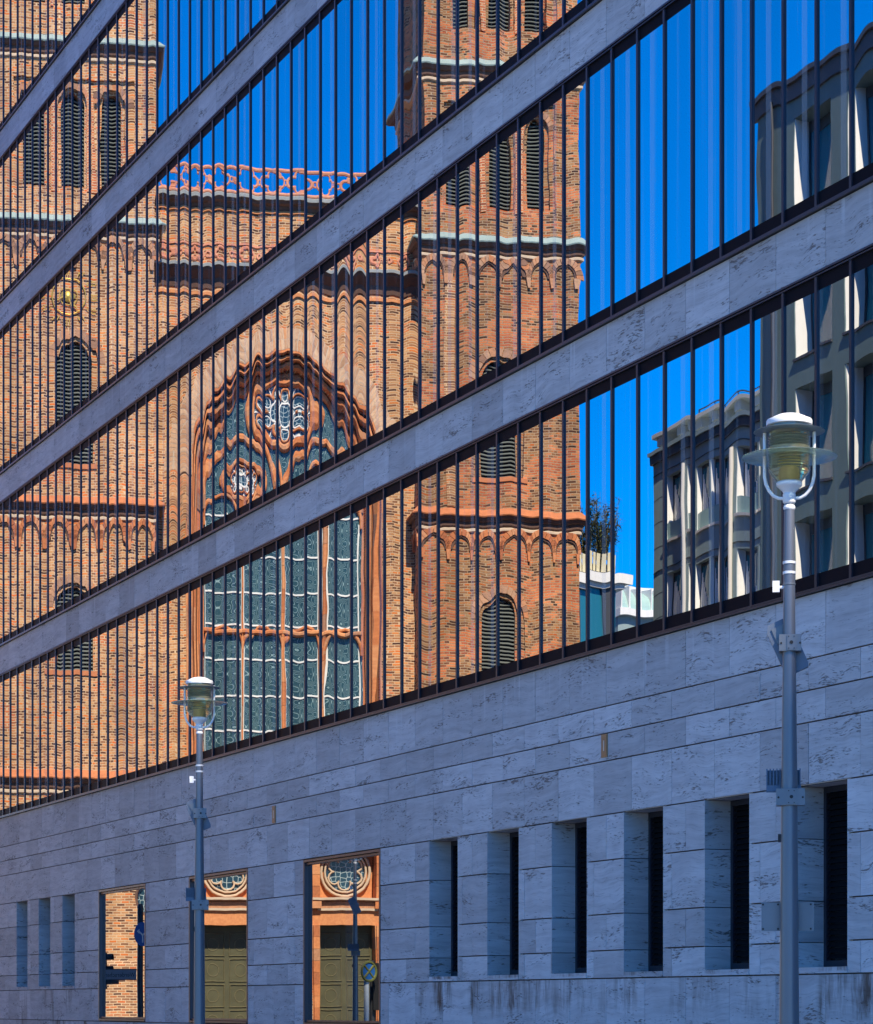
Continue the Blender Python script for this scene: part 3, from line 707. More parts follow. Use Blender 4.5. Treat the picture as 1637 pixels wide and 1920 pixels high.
tl = tower(-1); tr = tower(1)
for t in (tl, tr):
    s = -1 if t is tl else 1; u0, u1 = sorted((s*TIN, s*TOUT))
    rings(MB(), u0, u1, -TD, 0, [(.3, TZ-.3), (.3, TZ), (.0, TZ+.3)]).build('tower_coping', 'copper', t)
# gilded clock ring on the left tower
cu, cz_ = ch(127, 556); cz_ += DZ
ck = MB().tube([(cu+.60*cos(2*pi*k/40), .06, cz_+.60*sin(2*pi*k/40)) for k in range(40)], .022, 8, True)
ck.tube([(cu+.27*cos(2*pi*k/28), .06, cz_+.27*sin(2*pi*k/28)) for k in range(28)], .018, 6, True)
for k in range(12):
    a = 2*pi*k/12; n_ = (3, 2, 3, 2)[k % 4]
    for j in range(n_):
        b = a+(j-(n_-1)/2)*.10; ck.tube([(cu+.72*cos(b), .06, cz_+.72*sin(b)), (cu+.98*cos(b), .06, cz_+.98*sin(b))], .015, 6)
for a, L in ((R(205), .5), (R(-62), .62)): ck.tube([(cu, .10, cz_), (cu+L*cos(a), .10, cz_+L*sin(a))], [.04, .015], 6)
ck.build('clock_ring', 'gold', tl, smooth=True)
MB().lathe([(.02, -.05), (.17, -.03), (.19, .02), (.12, .07), (.01, .10)], 20).build('clock_boss', 'gold', tl, smooth=True)
b = [o for o in tl.children if o.name.startswith('clock_boss')][0]; b.rotation_euler = (-pi/2, 0, 0); b.location = (cu, .05, cz_)

# ---- middle wall
def uz(px, y, n=CN): u, z = ch(px, y, n); return u, z+DZ
WTOP = uz(520, 378)[1]
wall = MB().box(-TIN-.3, TIN+.3, -TD+.4, CN, -.3, WTOP).build('middle_wall', 'brick', church)
# great window
wu = 0.0
HWo = (uz(716, 1100)[0]-uz(347, 1100)[0])/2; zapex = uz(530, 652)[1]; CPo = 1.15
ZS = zapex - sqrt((HWo+CPo)**2-CPo**2); ZB = uz(520, 1452)[1]
prof = [(0, .05), (.07, .06), (.10, .0), (.11, -.26), (.13, -.26), (.17, -.12), (.25, -.10), (.28, -.18), (.29, -.48), (.31, -.48), (.36, -.34), (.46, -.36), (.52, -.50), (.54, -.86), (.62, -.90)]
GN = CN-.90; HWi = HWo-.62
cc = MB().prism(arch_path(wu, HWo+.004, ZB, ZS, CPo, 0, 18)[::-1], GN-.12, CN+.5)
zdl, zdt = -.26, uz(645, 1735)[1]
DU = 2.07; DH = .97
dz1 = uz(645, 1600)[1]
for s in (-1, 1): cc.box(s*DU-DH-.28, s*DU+DH+.28, CN-1.0, CN+.5, zdl-.02, dz1+.35)
cut(wall, cc); wall.data.materials.clear(); wall.data.materials.append(MATS['brick'])
sur = {}
mats = ['voussoir', 'shadow_brick', 'terracotta', 'shadow_brick', 'terracotta', 'brick_red', 'terracotta']
paths = [arch_path(wu, HWo, ZB, ZS, CPo, o_, 18) for o_, _ in prof]
def dens(P):                                        # split the straight jambs so that blocks show
    a, b = P[0], P[1]; n = 9
    up = [(a[0], a[1]+(b[1]-a[1])*k/n) for k in range(n)]; c, d = P[-2], P[-1]
    dn = [(c[0], c[1]+(d[1]-c[1])*k/n) for k in range(1, n+1)]; return up+P[1:-1]+dn
paths = [dens(P) for P in paths]
for j in range(len(prof)-1):
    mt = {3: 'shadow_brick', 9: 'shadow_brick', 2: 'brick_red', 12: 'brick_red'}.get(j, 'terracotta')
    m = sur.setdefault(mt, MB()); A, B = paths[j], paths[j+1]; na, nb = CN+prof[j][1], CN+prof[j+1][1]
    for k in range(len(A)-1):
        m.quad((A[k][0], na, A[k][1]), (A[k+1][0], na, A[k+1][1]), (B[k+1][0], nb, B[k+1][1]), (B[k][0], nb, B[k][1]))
win = sur.pop('terracotta').build('great_window', 'terracotta', church)
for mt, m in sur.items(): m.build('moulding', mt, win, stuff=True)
# double ring of voussoirs round the head
vr = MB(); mrt = MB()
for o0, o1 in ((.02, .36), (.38, .72)):
    wedges(vr, arch_only(wu, HWo+o0, ZS, CPo, 0, 44), arch_only(wu, HWo+o1, ZS, CPo, 0, 44), CN-.02, CN+.016, .09)
    A_, B_ = arch_only(wu, HWo+o0-.01, ZS, CPo, 0, 44), arch_only(wu, HWo+o1+.01, ZS, CPo, 0, 44)
    for k in range(len(A_)-1): mrt.prism([A_[k], A_[k+1], B_[k+1], B_[k]], CN-.01, CN+.006)
vr.build('arch_bricks', 'voussoir_pale', win, stuff=True); mrt.build('arch_mortar', 'mortar', win)
# glass
gl = MB().prism(arch_path(wu, HWi, ZB, ZS, CPo, 0, 18)[::-1], GN-.06, GN-.03); gl.build('leaded_glass', 'stained_glass', win)
# tracery
ru, rz = uz(528, 776, GN); rr = 1.14
tr_ = MB(); y0, y1 = GN-.03, GN+.16
def circ(cx_, cz__, r, n=28, a0=0, a1=2*pi): return [(cx_+r*cos(a0+(a1-a0)*k/n), cz__+r*sin(a0+(a1-a0)*k/n)) for k in range(n+(0 if abs(a1-a0-2*pi) < 1e-6 else 1))]
ru = wu
def seg(path, wd, closed=False, dn=0.0): tr_.sweep(path, wd, y0, y1+dn, closed, .28, True)
seg(circ(ru, rz, rr, 40), .30, True, .05)
seg(arch_path(wu, HWi-.06, ZS-.6, ZS, CPo, 0, 24), .24, False)
# foils of the rose
for k in range(6):
    a = pi/2+k*pi/3; cx_, cz__ = ru+.60*cos(a), rz+.60*sin(a); seg(circ(cx_, cz__, .30, 14, a-R(118), a+R(118)), .075, False, -.05)
hx = HWi/2; zsub = uz(520, 950)[1]; 
for s in (-1, 1):
    uc = wu+s*hx
    seg(arch_path(uc, hx-.05, zsub, zsub+.55, .75, 0, 18), .25)
    cr = .64; cz3 = zsub+1.02
    seg(circ(uc, cz3, cr, 28), .19, True)
    for k in range(5):
        a = pi/2+k*2*pi/5; seg(circ(uc+.30*cos(a), cz3+.30*sin(a), .19, 8, a-R(120), a+R(120)), .05, False, -.06)
    for q in (-1, 1): seg(arch_path(uc+q*hx/2, hx/2-.03, zsub-.55, zsub-.28, .12, 0, 8), .12)
for k in (-1, 0, 1): seg([(wu+k*hx, ZB+(zsub+.5-ZB)*j/12) for j in range(13)], .20 if k == 0 else .15, False, .04 if k == 0 else 0)
ztr = uz(520, 1180)[1]
seg([(wu-HWi+HWi*2*j/8, ztr) for j in range(9)], .17, False, .06)
for q in range(4):
    uc = wu-HWi+hx/2+q*hx; seg(arch_path(uc, hx/2-.02, ztr-.75, ztr-.62, .18, 0, 8), .11)
tr_.build('tracery', 'terracotta', win, stuff=True)
wh = MB()
for y in (960, 1037, 1105, 1166, 1231, 1300, 1366, 1420):
    z = uz(520, y)[1]
    for q in range(4):
        uc = wu-HWi+hx/2+q*hx; wh.box(uc-hx/2+.09, uc+hx/2-.09, GN-.03, GN+.01, z-.03, z+.03)
for q in range(4):
    uc = wu-HWi+hx/2+q*hx
    for s in (-1, 1): wh.box(uc+s*(hx/2-.10)-.018, uc+s*(hx/2-.10)+.018, GN-.03, GN+.005, ZB, zsub-.4)
wh.build('saddle_bars', 'lead_white', win, stuff=True)
lw = MB()                                            # white leading in the rose and the two small roses
for cx_, cz__, r, nn in ((ru, rz, 1.0, 6), (wu-hx, zsub+1.02, .50, 5), (wu+hx, zsub+1.02, .50, 5)):
    lw.tube([(p[0], GN-.015, p[1]) for p in circ(cx_, cz__, r*.42, 20)], .042, 6, True)
    for k in range(nn):
        a = pi/2+2*pi*k/nn; lw.tube([(p[0], GN-.015, p[1]) for p in circ(cx_+r*.68*cos(a), cz__+r*.68*sin(a), r*.19, 12)], .03, 6, True)
        b = a+pi/nn; lw.tube([(cx_+r*.42*cos(b), GN-.015, cz__+r*.42*sin(b)), (cx_+r*cos(b), GN-.015, cz__+r*sin(b))], .036, 6)
lw.build('white_leading', 'lead_white', win, stuff=True)
MB().prism(circ(ru, rz, rr-.1)[::-1], GN-.03, GN-.022).prism(circ(wu-hx, zsub+1.02, .5)[::-1], GN-.03, GN-.022).prism(circ(wu+hx, zsub+1.02, .5)[::-1], GN-.03, GN-.022).build('rose_glass', 'rose_glass', win)
MB().prism([(wu-HWo, ZB-.3), (wu+HWo, ZB-.3), (wu+HWo, ZB+.02), (wu-HWo, ZB+.02)], GN-.02, CN+.1).build('window_sill', 'terracotta', win)
# upper cornices and quatrefoil bands of the middle wall
e0, e1 = -TIN+.003, TIN-.003
def hband(name, z0, z1, n0, n1, mt, par=wall): return MB().box(e0, e1, n0, n1, z0, z1).build(name, mt, par)
zc = uz(530, 512)[1]                                  # lower grey cornice
MB().prism([(0, 0), (1, 0), (1, 1), (0, 1)], 0, 1)
def cornice(zc, over, drop, mt):
    m = MB(); pts = [(CN-.02, zc), (CN+over, zc), (CN+over+.02, zc+.10), (CN-.02, zc+.27)]
    m.v = [(e0, n, z) for n, z in pts]+[(e1, n, z) for n, z in pts]; m.f = [(0, 1, 2, 3), (7, 6, 5, 4), (0, 4, 5, 1), (1, 5, 6, 2), (2, 6, 7, 3), (3, 7, 4, 0)]; m.build('cornice_weathering', mt, wall)
    m = MB(); pts = [(CN-.02, zc-drop), (CN+.05, zc-drop), (CN+.12, zc-drop*.55), (CN+over-.12, zc-.10), (CN+over-.06, zc-.004), (CN-.02, zc-.004)]
    m.v = [(e0, n, z) for n, z in pts]+[(e1, n, z) for n, z in pts]; k = len(pts); m.f = [tuple(range(k)), tuple(range(2*k-1, k-1, -1))]+[(i, i+k, (i+1) % k+k, (i+1) % k) for i in range(k)]; m.build('cornice', 'shadow_brick', wall)
cornice(zc, .55, .62, 'slate'); hband('string_course', zc-.86, zc-.76, CN-.02, CN+.09, 'terracotta')
zc2 = uz(480, 378)[1]
cornice(zc2-.02, .42, .26, 'slate'); hband('string_course', zc2-.40, zc2-.33, CN-.02, CN+.08, 'terracotta')
hband('string_course', uz(480, 462)[1]-.03, uz(480, 462)[1]+.03, CN-.02, CN+.06, 'terracotta_pink')
zr0, zr1 = zc+.30, uz(480, 466)[1]
def quatre(mb, uc, zc_, r, n, tk):
    for k in range(4):
        a = k*pi/2; mb.tube([(uc+r*.52*cos(a)+r*.48*cos(a-R(112)+R(224)*j/9), n, zc_+r*.52*sin(a)+r*.48*sin(a-R(112)+R(224)*j/9)) for j in range(10)], tk, 7)
NQ = 10; pq = (e1-e0)/NQ
rel = MB(); par = MB()
zpb, zpt = zc2+.28, uz(480, 318)[1]
for k in range(NQ):
    uc = e0+pq*(k+.5); quatre(rel, uc, (zr0+zr1)/2, (zr1-zr0)/2-.03, CN+.02, .055)
    quatre(par, uc, (zpb+zpt)/2, (zpt-zpb)/2-.03, CN+.05, .05)
    um = e0+pq*k
    for m, zz, nn in ((rel, (zr0+zr1)/2, CN+.02), (par, (zpb+zpt)/2, CN+.05)):
        if k: m.tube([(um+.07*cos(2*pi*j/12), nn, zz+.09*sin(2*pi*j/12)) for j in range(12)], .035, 6, True)
rel.build('quatrefoil_relief', 'terracotta_pink', wall, stuff=True)
po = par.build('parapet', 'terracotta_pink', church)
MB().tube([(e0, CN+.05, zpt), (e1, CN+.05, zpt)], .07, 8).tube([(e0, CN+.05, zpb), (e1, CN+.05, zpb)], .06, 8).build('rail', 'terracotta_pink', po)
# nave behind
MB().box(-TIN-2.5, TIN+2.5, -48, -TD+.39, -.3, WTOP-3).build('nave', 'brick', church)
# ---- twin portals
for s in (-1, 1):
    uc = s*DU; nb = CN-.95
    dr = MB().box(uc-DH, uc+DH, nb-.04, nb+.02, -.26, zdt).build('portal_door', 'bronze_door', church)
    rl = MB()
    for a in range(2):
        for b_ in range(5):
            x0 = uc-DH+.10+a*DH; z0 = .05+b_*(zdt-.2)/5; z1 = z0+(zdt-.2)/5-.12
            rl.sweep([(x0, z0), (x0+DH-.2, z0), (x0+DH-.2, z1), (x0, z1)], .05, nb+.02, nb+.06, True)
            cx_, cz__ = x0+DH/2-.10, (z0+z1)/2; rl.tube([(p[0], nb+.015, p[1]) for p in circ(cx_, cz__, .22, 16)], .022, 6, True)
    rl.build('door_relief', 'bronze_relief', dr, stuff=True)
    su = MB()
    zl0 = zdt
    su.box(uc-DH-.28, uc+DH+.28, CN-.99, CN-.16, zl0, zl0+.55)
    for k in (-1, 1):
        for j in range(12):
            su.box(uc+k*(DH+.14)-.135, uc+k*(DH+.14)+.135, CN-.99, CN-.10, -.26+j*(zl0+.26)/12+.004, -.26+(j+1)*(zl0+.26)/12-.004)
            su.box(uc+k*(DH+.14)-.10, uc+k*(DH+.14)+.10, CN-.10, CN+.05, -.26+j*(zl0+.26)/12+.004, -.26+(j+1)*(zl0+.26)/12-.004)
        su.box(uc+k*(DH+.14)-.16, uc+k*(DH+.14)+.16, CN-.12, CN+.08, zl0+.58, zl0+.82)
        for j in range(4): su.box(uc+k*(DH+.14)-.12, uc+k*(DH+.14)+.12, CN-.99, CN-.02, zl0+.95+j*.4, zl0+1.34+j*.4)
    su.box(uc-DH-.30, uc+DH+.30, CN-.99, CN-.10, zl0+.56, zl0+.80)
    su.box(uc-DH-.30, uc+DH+.30, CN-.99, CN+.02, zl0+.82, zl0+.95)
    so_ = su.build('portal_surround', 'terracotta', church)
    MB().box(uc-DH-.27, uc+DH+.27, CN-.15, CN+.10, zl0+.865, zl0+.945).box(uc-DH-.1, uc+DH+.1, CN-.16, CN-.05, zl0+.50, zl0+.58).build('moulding', 'string_stone', so_)
    rzz = zl0+.95+.92
    MB().box(uc-DH, uc+DH, nb-.04, nb+.02, zl0+.95, dz1+.34).build('tympanum', 'terracotta', so_)
    tp = MB()
    for r_, w_ in ((.86, .10), (.72, .07)): tp.sweep(circ(uc, rzz, r_, 26), w_, nb, nb+.22, True)
    for k in range(6):
        a = pi/2+k*pi/3; tp.sweep(circ(uc+.42*cos(a), rzz+.42*sin(a), .22, 8, a-R(118), a+R(118)), .06, nb, nb+.15)
    tp.build('roundel', 'string_stone', so_, stuff=True)
    MB().prism(circ(uc, rzz, .68)[::-1], nb+.02, nb+.03).build('roundel_glass', 'rose_glass', so_)
# statue pier between the doors
MB().box(-.5, .5, CN, CN+.35, -.26, zdt+.5).build('middle_pier', 'brick_red', church)
MB().lathe([(.5, zdt+.5), (.52, zdt+.6), (.2, zdt+.9), (.05, zdt+1.2)], 12, (0, CN+.2)).build('pier_cap', 'terracotta', church)

# ================================================================== houses across the street (mirrored at the right of the picture)
plain('grey_render', (.135, .20, .20), .85, 0, .10, 3); plain('grey_stone', (.26, .345, .36), .75, 0, .12, 1.5); plain('pale_stone', (.62, .60, .56), .7, 0, .08, 2)
plain('dark_trim_and_shade', (.05, .055, .065), .5); plain('white_paint_and_sun', (.78, .78, .76), .5, 0, .04); plain('terrace_fence', (.62, .56, .36), .7, 0, .2, 4)  # the white also stands for sunlight on the window jambs
g = NB('window_glass'); g.set((.02, .15, .22), .06, 0, .8)  # base blue carries the reflection of the sky
g = NB('balcony_glass'); g.set((.35, .52, .50), .1, 0, .6)
YA, YB = 22.9, 31.9
xa = on_front(1424, None, YA); xA1 = -34.0
za_top = on_front(1425, 198, YA)[1]
def wx(px, Y): return on_front(px, None, Y)
A = empty('grey_rendered_house', (xa, -YA, -.26), 0, 'plain grey rendered house with deep square windows, mirrored at upper right', 'building')
w0, w1 = wx(1485, YA)-xa, wx(1557, YA)-xa; pit = wx(1587, YA)-wx(1485, YA); ww = w1-w0
zh = [on_front(1557, y, YA)[1]+.26 for y in (180, 438, 696, 954)]; fp = (zh[0]-zh[3])/3; heads = [zh[0]-fp*k for k in range(7)]; wh_ = fp*.775
LA = xA1-xa; HA = za_top+.26
body = MB().box(0, LA, -12, 0, -.3, HA).build('wall', 'grey_render', A)
cc = MB(); cols = [w0+k*pit for k in range(int((LA-w0-1)/pit))]
for c in cols:
    for h in heads: cc.box(c, c+ww, -.66, .3, h-wh_, h)
cut(body, cc); body.data.materials.clear(); body.data.materials.append(MATS['grey_render'])
MB().box(-.18, LA+.1, -12.1, .20, HA, HA+.14).build('roof_edge', 'dark_trim_and_shade', A)
MB().box(-.1, LA+.05, -12.05, .10, HA-.42, HA-.002).build('eaves_shadow', 'dark_trim_and_shade', A)  # dark strip painted in for the shadow under the roof edge
for ci, c in enumerate(cols):
    for h in heads:
        wn = MB().box(c, c+ww, -.655, -.60, h-.28, h).box(c, c+.09, -.655, -.60, h-wh_, h-.28).box(c+ww-.09, c+ww, -.655, -.60, h-wh_, h-.28).box(c+ww*.55-.05, c+ww*.55+.05, -.655, -.61, h-wh_, h-.28).build('window', 'dark_trim_and_shade', A)
        MB().box(c+.09, c+ww-.09, -.654, -.635, h-wh_+.02, h-.28).build('pane', 'window_glass', wn)
        MB().box(c+.001, c+.02, -.60, -.02, h-wh_, h-.002).build('sunlit_reveal', 'white_paint_and_sun', wn)  # white lining: direct sun on the jamb put into its colour
        MB().box(c-.03, c+ww+.03, -.6, .07, h-wh_-.07, h-wh_-.002).build('sill', 'dark_trim_and_shade', wn)
MB().tube([(1.0, .12, HA-.3), (1.0, .12, HA-.62), (.95, .12, -.2)], .055, 10).build('downpipe', 'dark_trim_and_shade', A)

xb = wx(1219, YB); zb_top = on_front(1221, 855, YB)[1]+.26
Bh = empty('stone_hotel', (xb, -YB, -.26), 0, 'grey stone house with rows of tall windows and bracketed eaves, mirrored beside the church', 'building')
LB = 26.0; HB = zb_top
bw = [(wx(1250, YB)-xb, wx(1288, YB)-xb)]; bpitch = wx(1373, YB)-wx(1293, YB)
ca = wx(1293, YB)-xb
bh = [on_front(1250, y, YB)[1]+.26 for y in (893, 1075)]; fpB = bh[0]-bh[1]; hB = fpB*.66
body = MB().box(0, LB, -11, 0, -.3, HB).build('wall', 'grey_stone', Bh); cc = MB(); rects = [(bw[0][0], bw[0][1])]
for k in range(8):
    a = ca+.22+k*bpitch; rects += [(a+.12, a+bpitch/2-.16), (a+bpitch/2+.0, a+bpitch-.56)]
for s, e in rects:
    for k in range(5): cc.box(s, e, -.32, .3, bh[0]-k*fpB-hB, bh[0]-k*fpB)
cut(body, cc); body.data.materials.clear(); body.data.materials.append(MATS['grey_stone'])
for s, e in rects:
    for k in range(5):
        z1 = bh[0]-k*fpB; z0 = z1-hB
        wn = MB().box(s, e, -.315, -.27, z1-.12, z1).box(s, s+.07, -.315, -.27, z0, z1-.12).box(e-.07, e, -.315, -.27, z0, z1-.12).build('window', 'dark_trim_and_shade', Bh)
        MB().box(s+.07, e-.07, -.314, -.295, z0+.02, z1-.12).build('pane', 'window_glass', wn)
        MB().box(s+.001, s+.02, -.27, -.02, z0, z1-.002).build('sunlit_reveal', 'white_paint_and_sun', wn)  # jamb lined in white in place of sunlight
        cu_ = MB(); n = 7                            # white curtains drawn to the sides
        for sd in (0, 1):
            for j in range(n):
                f0, f1 = j/n, (j+1)/n; w_ = (e-s)*.46; top = z1-.15-(z1-z0)*.55*f1
                xx0 = s+.08+w_*f0 if sd == 0 else e-.08-w_*f0; xx1 = s+.08+w_*f1 if sd == 0 else e-.08-w_*f1
                cu_.box(min(xx0, xx1), max(xx0, xx1), -.29+(.012 if j % 2 else 0), -.275+(.012 if j % 2 else 0), z0+.03, top)
        cu_.build('curtain', 'white_paint_and_sun', wn)
        MB().box(s+.02, e-.02, -.06, -.04, z0, z0+.62).build('balcony_panel', 'balcony_glass', wn)
        MB().box(s-.05, e+.05, -.27, .10, z0-.10, z0-.002).build('sill', 'pale_stone', wn)
for k in range(9):
    xx = ca+k*bpitch; MB().tube([(xx, .14, .0), (xx, .14, HB-.9)], .13, 12).build('column', 'pale_stone', Bh)
for k in range(6):
    zz = bh[0]+.25-k*fpB; MB().box(.02, LB, -.002, .035, zz-.03, zz).build('string_course', 'dark_trim_and_shade', Bh)
for k in range(5):                                   # stone slab joints on the blank end
    for j in range(3):
        zz = bh[0]+.25-k*fpB-(j+1)*fpB/4; MB().box(-.003, bw[0][0]-.05, -.002, .004, zz-.012, zz+.012).build('slab_joint', 'dark_trim_and_shade', Bh)
MB().box(-.15, LB+.1, -11.1, .20, HB, HB+.14).build('cornice', 'grey_stone', Bh); MB().box(-.1, LB+.05, -11.05, .14, HB-.32, HB-.002).build('eaves_shadow', 'dark_trim_and_shade', Bh)  # dark strip below the cornice stands for its shadow
ax = wx(1250, YB+1.5)-xb
at = MB().box(ax, LB, -10, -1.5, HB+.16, HB+1.1).build('attic', 'grey_stone', Bh); MB().box(ax-.3, LB, -10.3, -.9, HB+1.1, HB+1.24).build('eaves', 'pale_stone', at)
for k in range(14): MB().box(ax+.2+k*1.45, ax+.75+k*1.45, -1.5, -1.0, HB+.75, HB+1.098).build('bracket', 'pale_stone', at)
rl = MB()
for z in (.45, .9): rl.tube([(ax+.6, -2.6, HB+1.24+z), (LB-.5, -2.6, HB+1.24+z)], .03, 6)
for k in range(16): rl.tube([(ax+.6+k*1.5, -2.6, HB+1.23), (ax+.6+k*1.5, -2.6, HB+2.14)], .025, 6)
rl.build('roof_railing', 'dark_trim_and_shade', at)

# roof-terrace house beyond the church and the low glazed roof beside it
def far(px, y, X):
    b = beta(px); t = -X/cos(b); return -D+t*sin(b), EYE+(HY-y)/F*t*cos(b-AL)
XT = -101.0
yt, ztp = far(1163, 1078, XT); _, zpb2 = far(1140, 1104, XT)
T = empty('terrace_house', (XT, -yt, -.26), 0, 'house with white parapet and planted roof terrace, mirrored right of the church tower', 'building')
MB().box(-14, 0, .35, 7.2, -.3, zpb2+.26).build('wall', 'window_glass', T)
MB().box(-14.2, .25, 0, 7.3, zpb2+.26, ztp+.26-.28).box(-14.4, .45, -.25, 7.4, ztp-.16, ztp+.26).build('parapet', 'white_paint_and_sun', T)
for k in range(5): MB().box(0.002, .10, .5+k*1.5, .8+k*1.5, -.3, zpb2+.255).build('pilaster', 'dark_trim_and_shade', T)
fe = MB(); 
for k in range(34): fe.box(.02, .05, .45+k*.2, .59+k*.2, ztp+.36, ztp+1.15)
fb_ = MB().box(-.02, .02, .45, 7.2, ztp+.42, ztp+.48).box(-.02, .02, .45, 7.2, ztp+.95, ztp+1.0).box(-.02, .0, .45, 7.2, ztp+.262, ztp+.42).build('terrace_fence', 'dark_trim_and_shade', T)
for k in range(34):
    MB().box(.021, .05, .45+k*.2, .59+k*.2, ztp+.36, ztp+1.15).build('picket', 'terrace_fence', fb_)
g = NB('bamboo_leaf'); r = g.n('NewGeometry').outputs['Random Per Island']; g.set(g.ramp(r, [(0, (.035, .06, .015)), (.5, (.10, .12, .025)), (1, (.20, .16, .05))]), .6)
plain('bamboo_stem', (.16, .13, .06), .7)
for idx, (yy, hh, lab) in enumerate(((.45, 3.0, 'tall loose bamboo at the corner of the roof terrace'), (1.25, 2.7, 'denser bamboo clump next to the church tower on the roof terrace'))):
    b = empty('bamboo', (XT-.8, -yt+yy, ztp), 0, lab, 'plant', 'bamboo on the roof terrace'); sm = MB(); lf = MB(); rn = random.Random(idx+3)
    MB().lathe([(.25, -.01), (.35, .02), (.42, .5), (.34, .5)], 14).build('pot', 'dark_trim_and_shade', b)
    for k in range(46):
        a = rn.uniform(0, 2*pi); r0 = rn.uniform(0, .3); le = hh*rn.uniform(.55, 1.1); ln = rn.uniform(.1, .62)
        p0 = Vector((r0*cos(a), r0*sin(a), .4)); p1 = p0+Vector((ln*.35*cos(a), ln*.35*sin(a), le*.55)); p2 = p0+Vector((ln*cos(a), ln*sin(a), le))
        sm.tube([p0, p1, p2], [.016, .011, .005], 4)
        for j in range(44):
            f_ = rn.uniform(.1, 1)**.75; c = p0.lerp(p1, f_*2) if f_ < .5 else p1.lerp(p2, f_*2-1)
            if f_ > .65 and rn.random() < .45: continue
            dv = Vector((rn.uniform(-1, 1), rn.uniform(-1, 1), rn.uniform(-.6, .5))).normalized(); c = c+dv*rn.uniform(.03, .25); sd = dv.cross(Vector((0, 0, 1))).normalized()*.03
            lf.quad(c-dv*.12, c+sd, c+dv*.15, c-sd)
    sm.build('stems', 'bamboo_stem', b); lf.build('foliage', 'bamboo_leaf', b)
XL = -113.0; yl0, zl0_ = far(1222, 1100, XL); yl1, zl1_ = far(1155, 1152, XL)
Lh = empty('glazed_roof_house', (XL, -yl0-3, -.26), 0, 'low house with white glazed roof, mirrored between terrace house and stone house', 'building')
wl = yl0+3-yl1
MB().box(-12, 0, 0, wl, -.3, zl1_+.26).build('wall', 'grey_stone', Lh)
cvr = MB(); n = 8
for j in range(n):
    a0, a1 = pi/2*j/n, pi/2*(j+1)/n
    for k in range(10):
        y0, y1 = k*wl/10+.03, (k+1)*wl/10-.03
        hh = zl0_-zl1_
        cvr.quad((.3-1.4*(1-cos(a0)), y0, zl1_+.26+hh*sin(a0)), (.3-1.4*(1-cos(a0)), y1, zl1_+.26+hh*sin(a0)), (.3-1.4*(1-cos(a1)), y1, zl1_+.26+hh*sin(a1)), (.3-1.4*(1-cos(a1)), y0, zl1_+.26+hh*sin(a1)))
cvr.build('curved_glazing', 'balcony_glass', Lh)
MB().box(-12, .4, -.1, wl+.1, zl1_+.262, zl1_+.60).box(-12, -1.0, -.1, wl+.1, zl0_+.262, zl0_+.45).build('gutter', 'white_paint_and_sun', Lh)
for k in range(11): MB().box(-.5, .33, k*wl/10-.03, k*wl/10+.03, zl1_+.60, zl0_+.2).build('glazing_bar', 'white_paint_and_sun', Lh)

# ================================================================== signs and signals mirrored in the ground-floor windows
plain('sign_blue', (.015, .10, .32), .4, 0, .05); plain('sign_white', (.50, .56, .58), .5, 0, .05); plain('sign_olive', (.12, .13, .03), .5); plain('signal_black', (.014, .015, .017), .5); plain('post_grey', (.40, .41, .42), .45, .2); plain('board_grey', (.20, .22, .25), .5)
plain('dark_post', (.02, .022, .026), .5)
def spot(px, out=5.05): X = on_front(px, None, out); return X, -out, F/depth_front(px, out)
def disc(mb, r, y0, y1, n=32): return mb.prism([(r*cos(2*pi*k/n), r*sin(2*pi*k/n)) for k in range(n)], y0, y1)
def signal(label, X, Y, rz, ztop):
    t = empty('traffic_light', (X, Y, gz(X)), rz, label, 'traffic light', 'traffic lights on the kerb')
    MB().lathe([(.06, -.4), (.06, ztop-1.0), (.05, ztop+.05)], 14).build('post', 'dark_post', t, smooth=True)
    hd = MB().box(-.15, .15, .07, .27, ztop-.95, ztop).build('signal_head', 'signal_black', t)
    for k in range(3):
        zc = ztop-.16-k*.315
        MB().tube([(.12*cos(a), .27+(.16 if s else 0), zc+.12*sin(a)) for s in (0,) for a in [R(-20)+R(220)*j/12 for j in range(13)]], .008, 4).build('lens_ring', 'signal_black', hd)
        vz = MB(); n = 12
        for j in range(n):
            a0, a1 = R(-15)+R(210)*j/n, R(-15)+R(210)*(j+1)/n
            vz.quad((.125*cos(a0), .265, zc+.125*sin(a0)), (.125*cos(a1), .265, zc+.125*sin(a1)), (.125*cos(a1), .47, zc+.125*sin(a1)), (.125*cos(a0), .47, zc+.125*sin(a0)))
        vz.build('visor', 'signal_black', hd); m = MB(); disc(m, .10, .27, .285, 20); m.v = [(x, y, z+zc) for x, y, z in m.v]; m.build('lens', 'camera_housing', hd)
    return t
# blue two-arrow sign with the street name board
X, Y, S = spot(255)
def zs(y, S): return EYE+(HY-y)/S
P = empty('sign_post', (X, Y, gz(X)), 0, 'dark post with blue arrow sign and street name board, mirrored in the leftmost window', 'sign post')
zg = -gz(X); bk_ang = beta(262)                     # direction back towards the viewer after the bounce
MB().lathe([(.085, -.4), (.085, zs(1700, S)+zg), (.06, zs(1695, S)+zg)], 16).build('post', 'dark_post', P, smooth=True)
sg = MB(); disc(sg, .30, .10, .115); sgo = sg.build('arrow_sign', 'sign_blue', P, (0, 0, zs(1752, S)+zg)); sgo.rotation_euler.z = bk_ang-R(38)-pi/2
ar = MB(); y0, y1 = .116, .120
ar.prism([(-.022, -.21), (.022, -.21), (.022, .0), (-.022, .0)], y0, y1)
for s in (-1, 1):
    q = [(0, .0), (s*.13, .085), (s*.13, .045), (s*.02, -.04)]
    ar.prism(q if s < 0 else q[::-1], y0, y1); q = [(s*.12, .13), (s*.22, .065), (s*.12, .0)]
    ar.prism(q if s < 0 else q[::-1], y0+.0005, y1+.0005)
ar.build('arrows', 'sign_white', sgo)
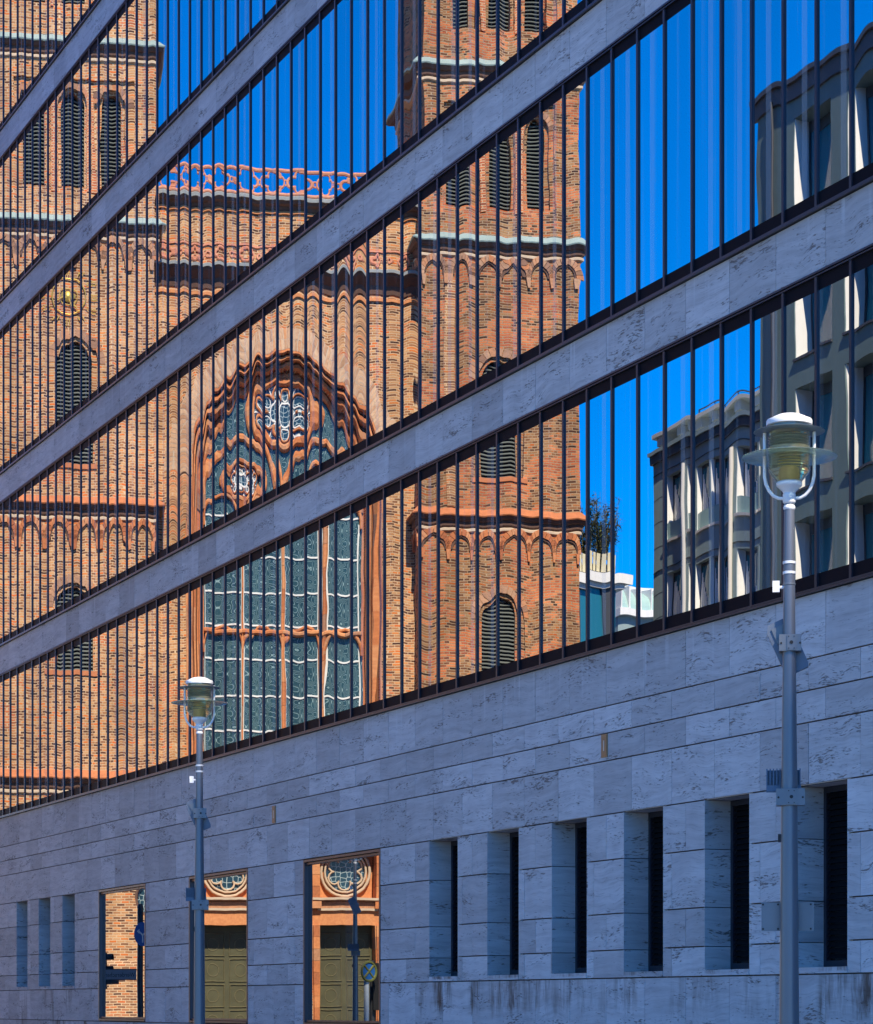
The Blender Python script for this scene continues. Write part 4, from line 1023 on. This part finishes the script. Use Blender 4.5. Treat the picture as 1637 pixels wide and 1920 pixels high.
bd = empty('name', (0, 0, 0))
bpy.data.objects.remove(bd)
zb_, zt_b = zs(1838, S)+zg, zs(1817, S)+zg
board = MB().box(.10, 1.30, -.015, .015, 0, zt_b-zb_).build('street_name_board', 'board_grey', P, (0, 0, zb_)); board.rotation_euler.z = bk_ang+pi/2
MB().box(.55, .95, -.014, .014, -.10, -.002).build('number_plate', 'dark_post', board)
MB().box(.09, 1.31, -.02, .02, -.001, .018).box(.09, 1.31, -.02, .02, zt_b-zb_-.018, zt_b-zb_+.001).build('board_rim', 'dark_post', board)
def text_mesh(s, size):
    cu = bpy.data.curves.new('txt', 'FONT'); cu.body = s; cu.size = size; cu.extrude = .0015; o = bpy.data.objects.new('txt', cu); col.objects.link(o)
    bpy.context.view_layer.update(); me = bpy.data.meshes.new_from_object(o.evaluated_get(bpy.context.evaluated_depsgraph_get())); bpy.data.objects.remove(o); return me
me = text_mesh('Werderscher Markt', .155)
xs_ = [v.co.x for v in me.vertices]; wdt = max(xs_)-min(xs_); k = 1.12/wdt
for v_ in me.vertices: x, y, z = v_.co; v_.co = (x*k, -z, y)
me.materials.append(MATS['dark_post'])
for sd in (0, 1):
    o = bpy.data.objects.new('lettering', me); col.objects.link(o); o.parent = board
    if sd == 0: o.location = (.14, -.0165, .08)
    else: o.location = (1.26, .0165, .08); o.rotation_euler.z = pi
# signal whose hoods poke into the leftmost window
Xs, Ys, Ss = spot(169, 4.7); signal('traffic light left of the street name board in the mirrored street', Xs, Ys, beta(189)-pi/2-R(75), zs(1786, Ss)-gz(Xs))
# lamp, no-stopping sign and signal mirrored in the third window
l3 = copy_tree(l1); l3['label'] = 'street lamp seen only mirrored in the large window nearest the narrow slots'
for c in list(l3.children):
    if c.name.startswith('sign_plate'):
        for d in list(c.children): bpy.data.objects.remove(d)
        bpy.data.objects.remove(c)
X3 = on_front(656, None, 5.12); l3.location = (X3, -5.12, -.26); l3.rotation_euler.z = beta(656)-pi/2+pi
X, Y, S = spot(677, 5.6)
P = empty('no_stopping_post', (X, Y, gz(X)), 0, 'pale post with round no-stopping sign, mirrored in the third large window', 'sign post'); zg = -gz(X)
MB().lathe([(.05, -.4), (.05, zs(1805, S)+zg)], 16).build('post', 'sign_white', P, smooth=True)
sg = MB(); disc(sg, .21, .06, .072); o = sg.build('round_sign', 'sign_blue', P, (0, 0, zs(1822, S)+zg)); o.rotation_euler.z = beta(672)-pi/2-R(42)
rg = MB().tube([(.19*cos(2*pi*k/30), .073, .19*sin(2*pi*k/30)) for k in range(30)], .026, 6, True)
for s in (-1, 1): rg.tube([(-.14*s, .073, -.14), (.14*s, .073, .14)], .022, 6)
rg.build('red_cross', 'sign_olive', o)
Xs, Ys, Ss = spot(688, 5.9); signal('traffic light behind the no-stopping sign in the mirrored street', Xs, Ys, beta(688)-pi/2-R(70), zs(1806, Ss)-gz(Xs))
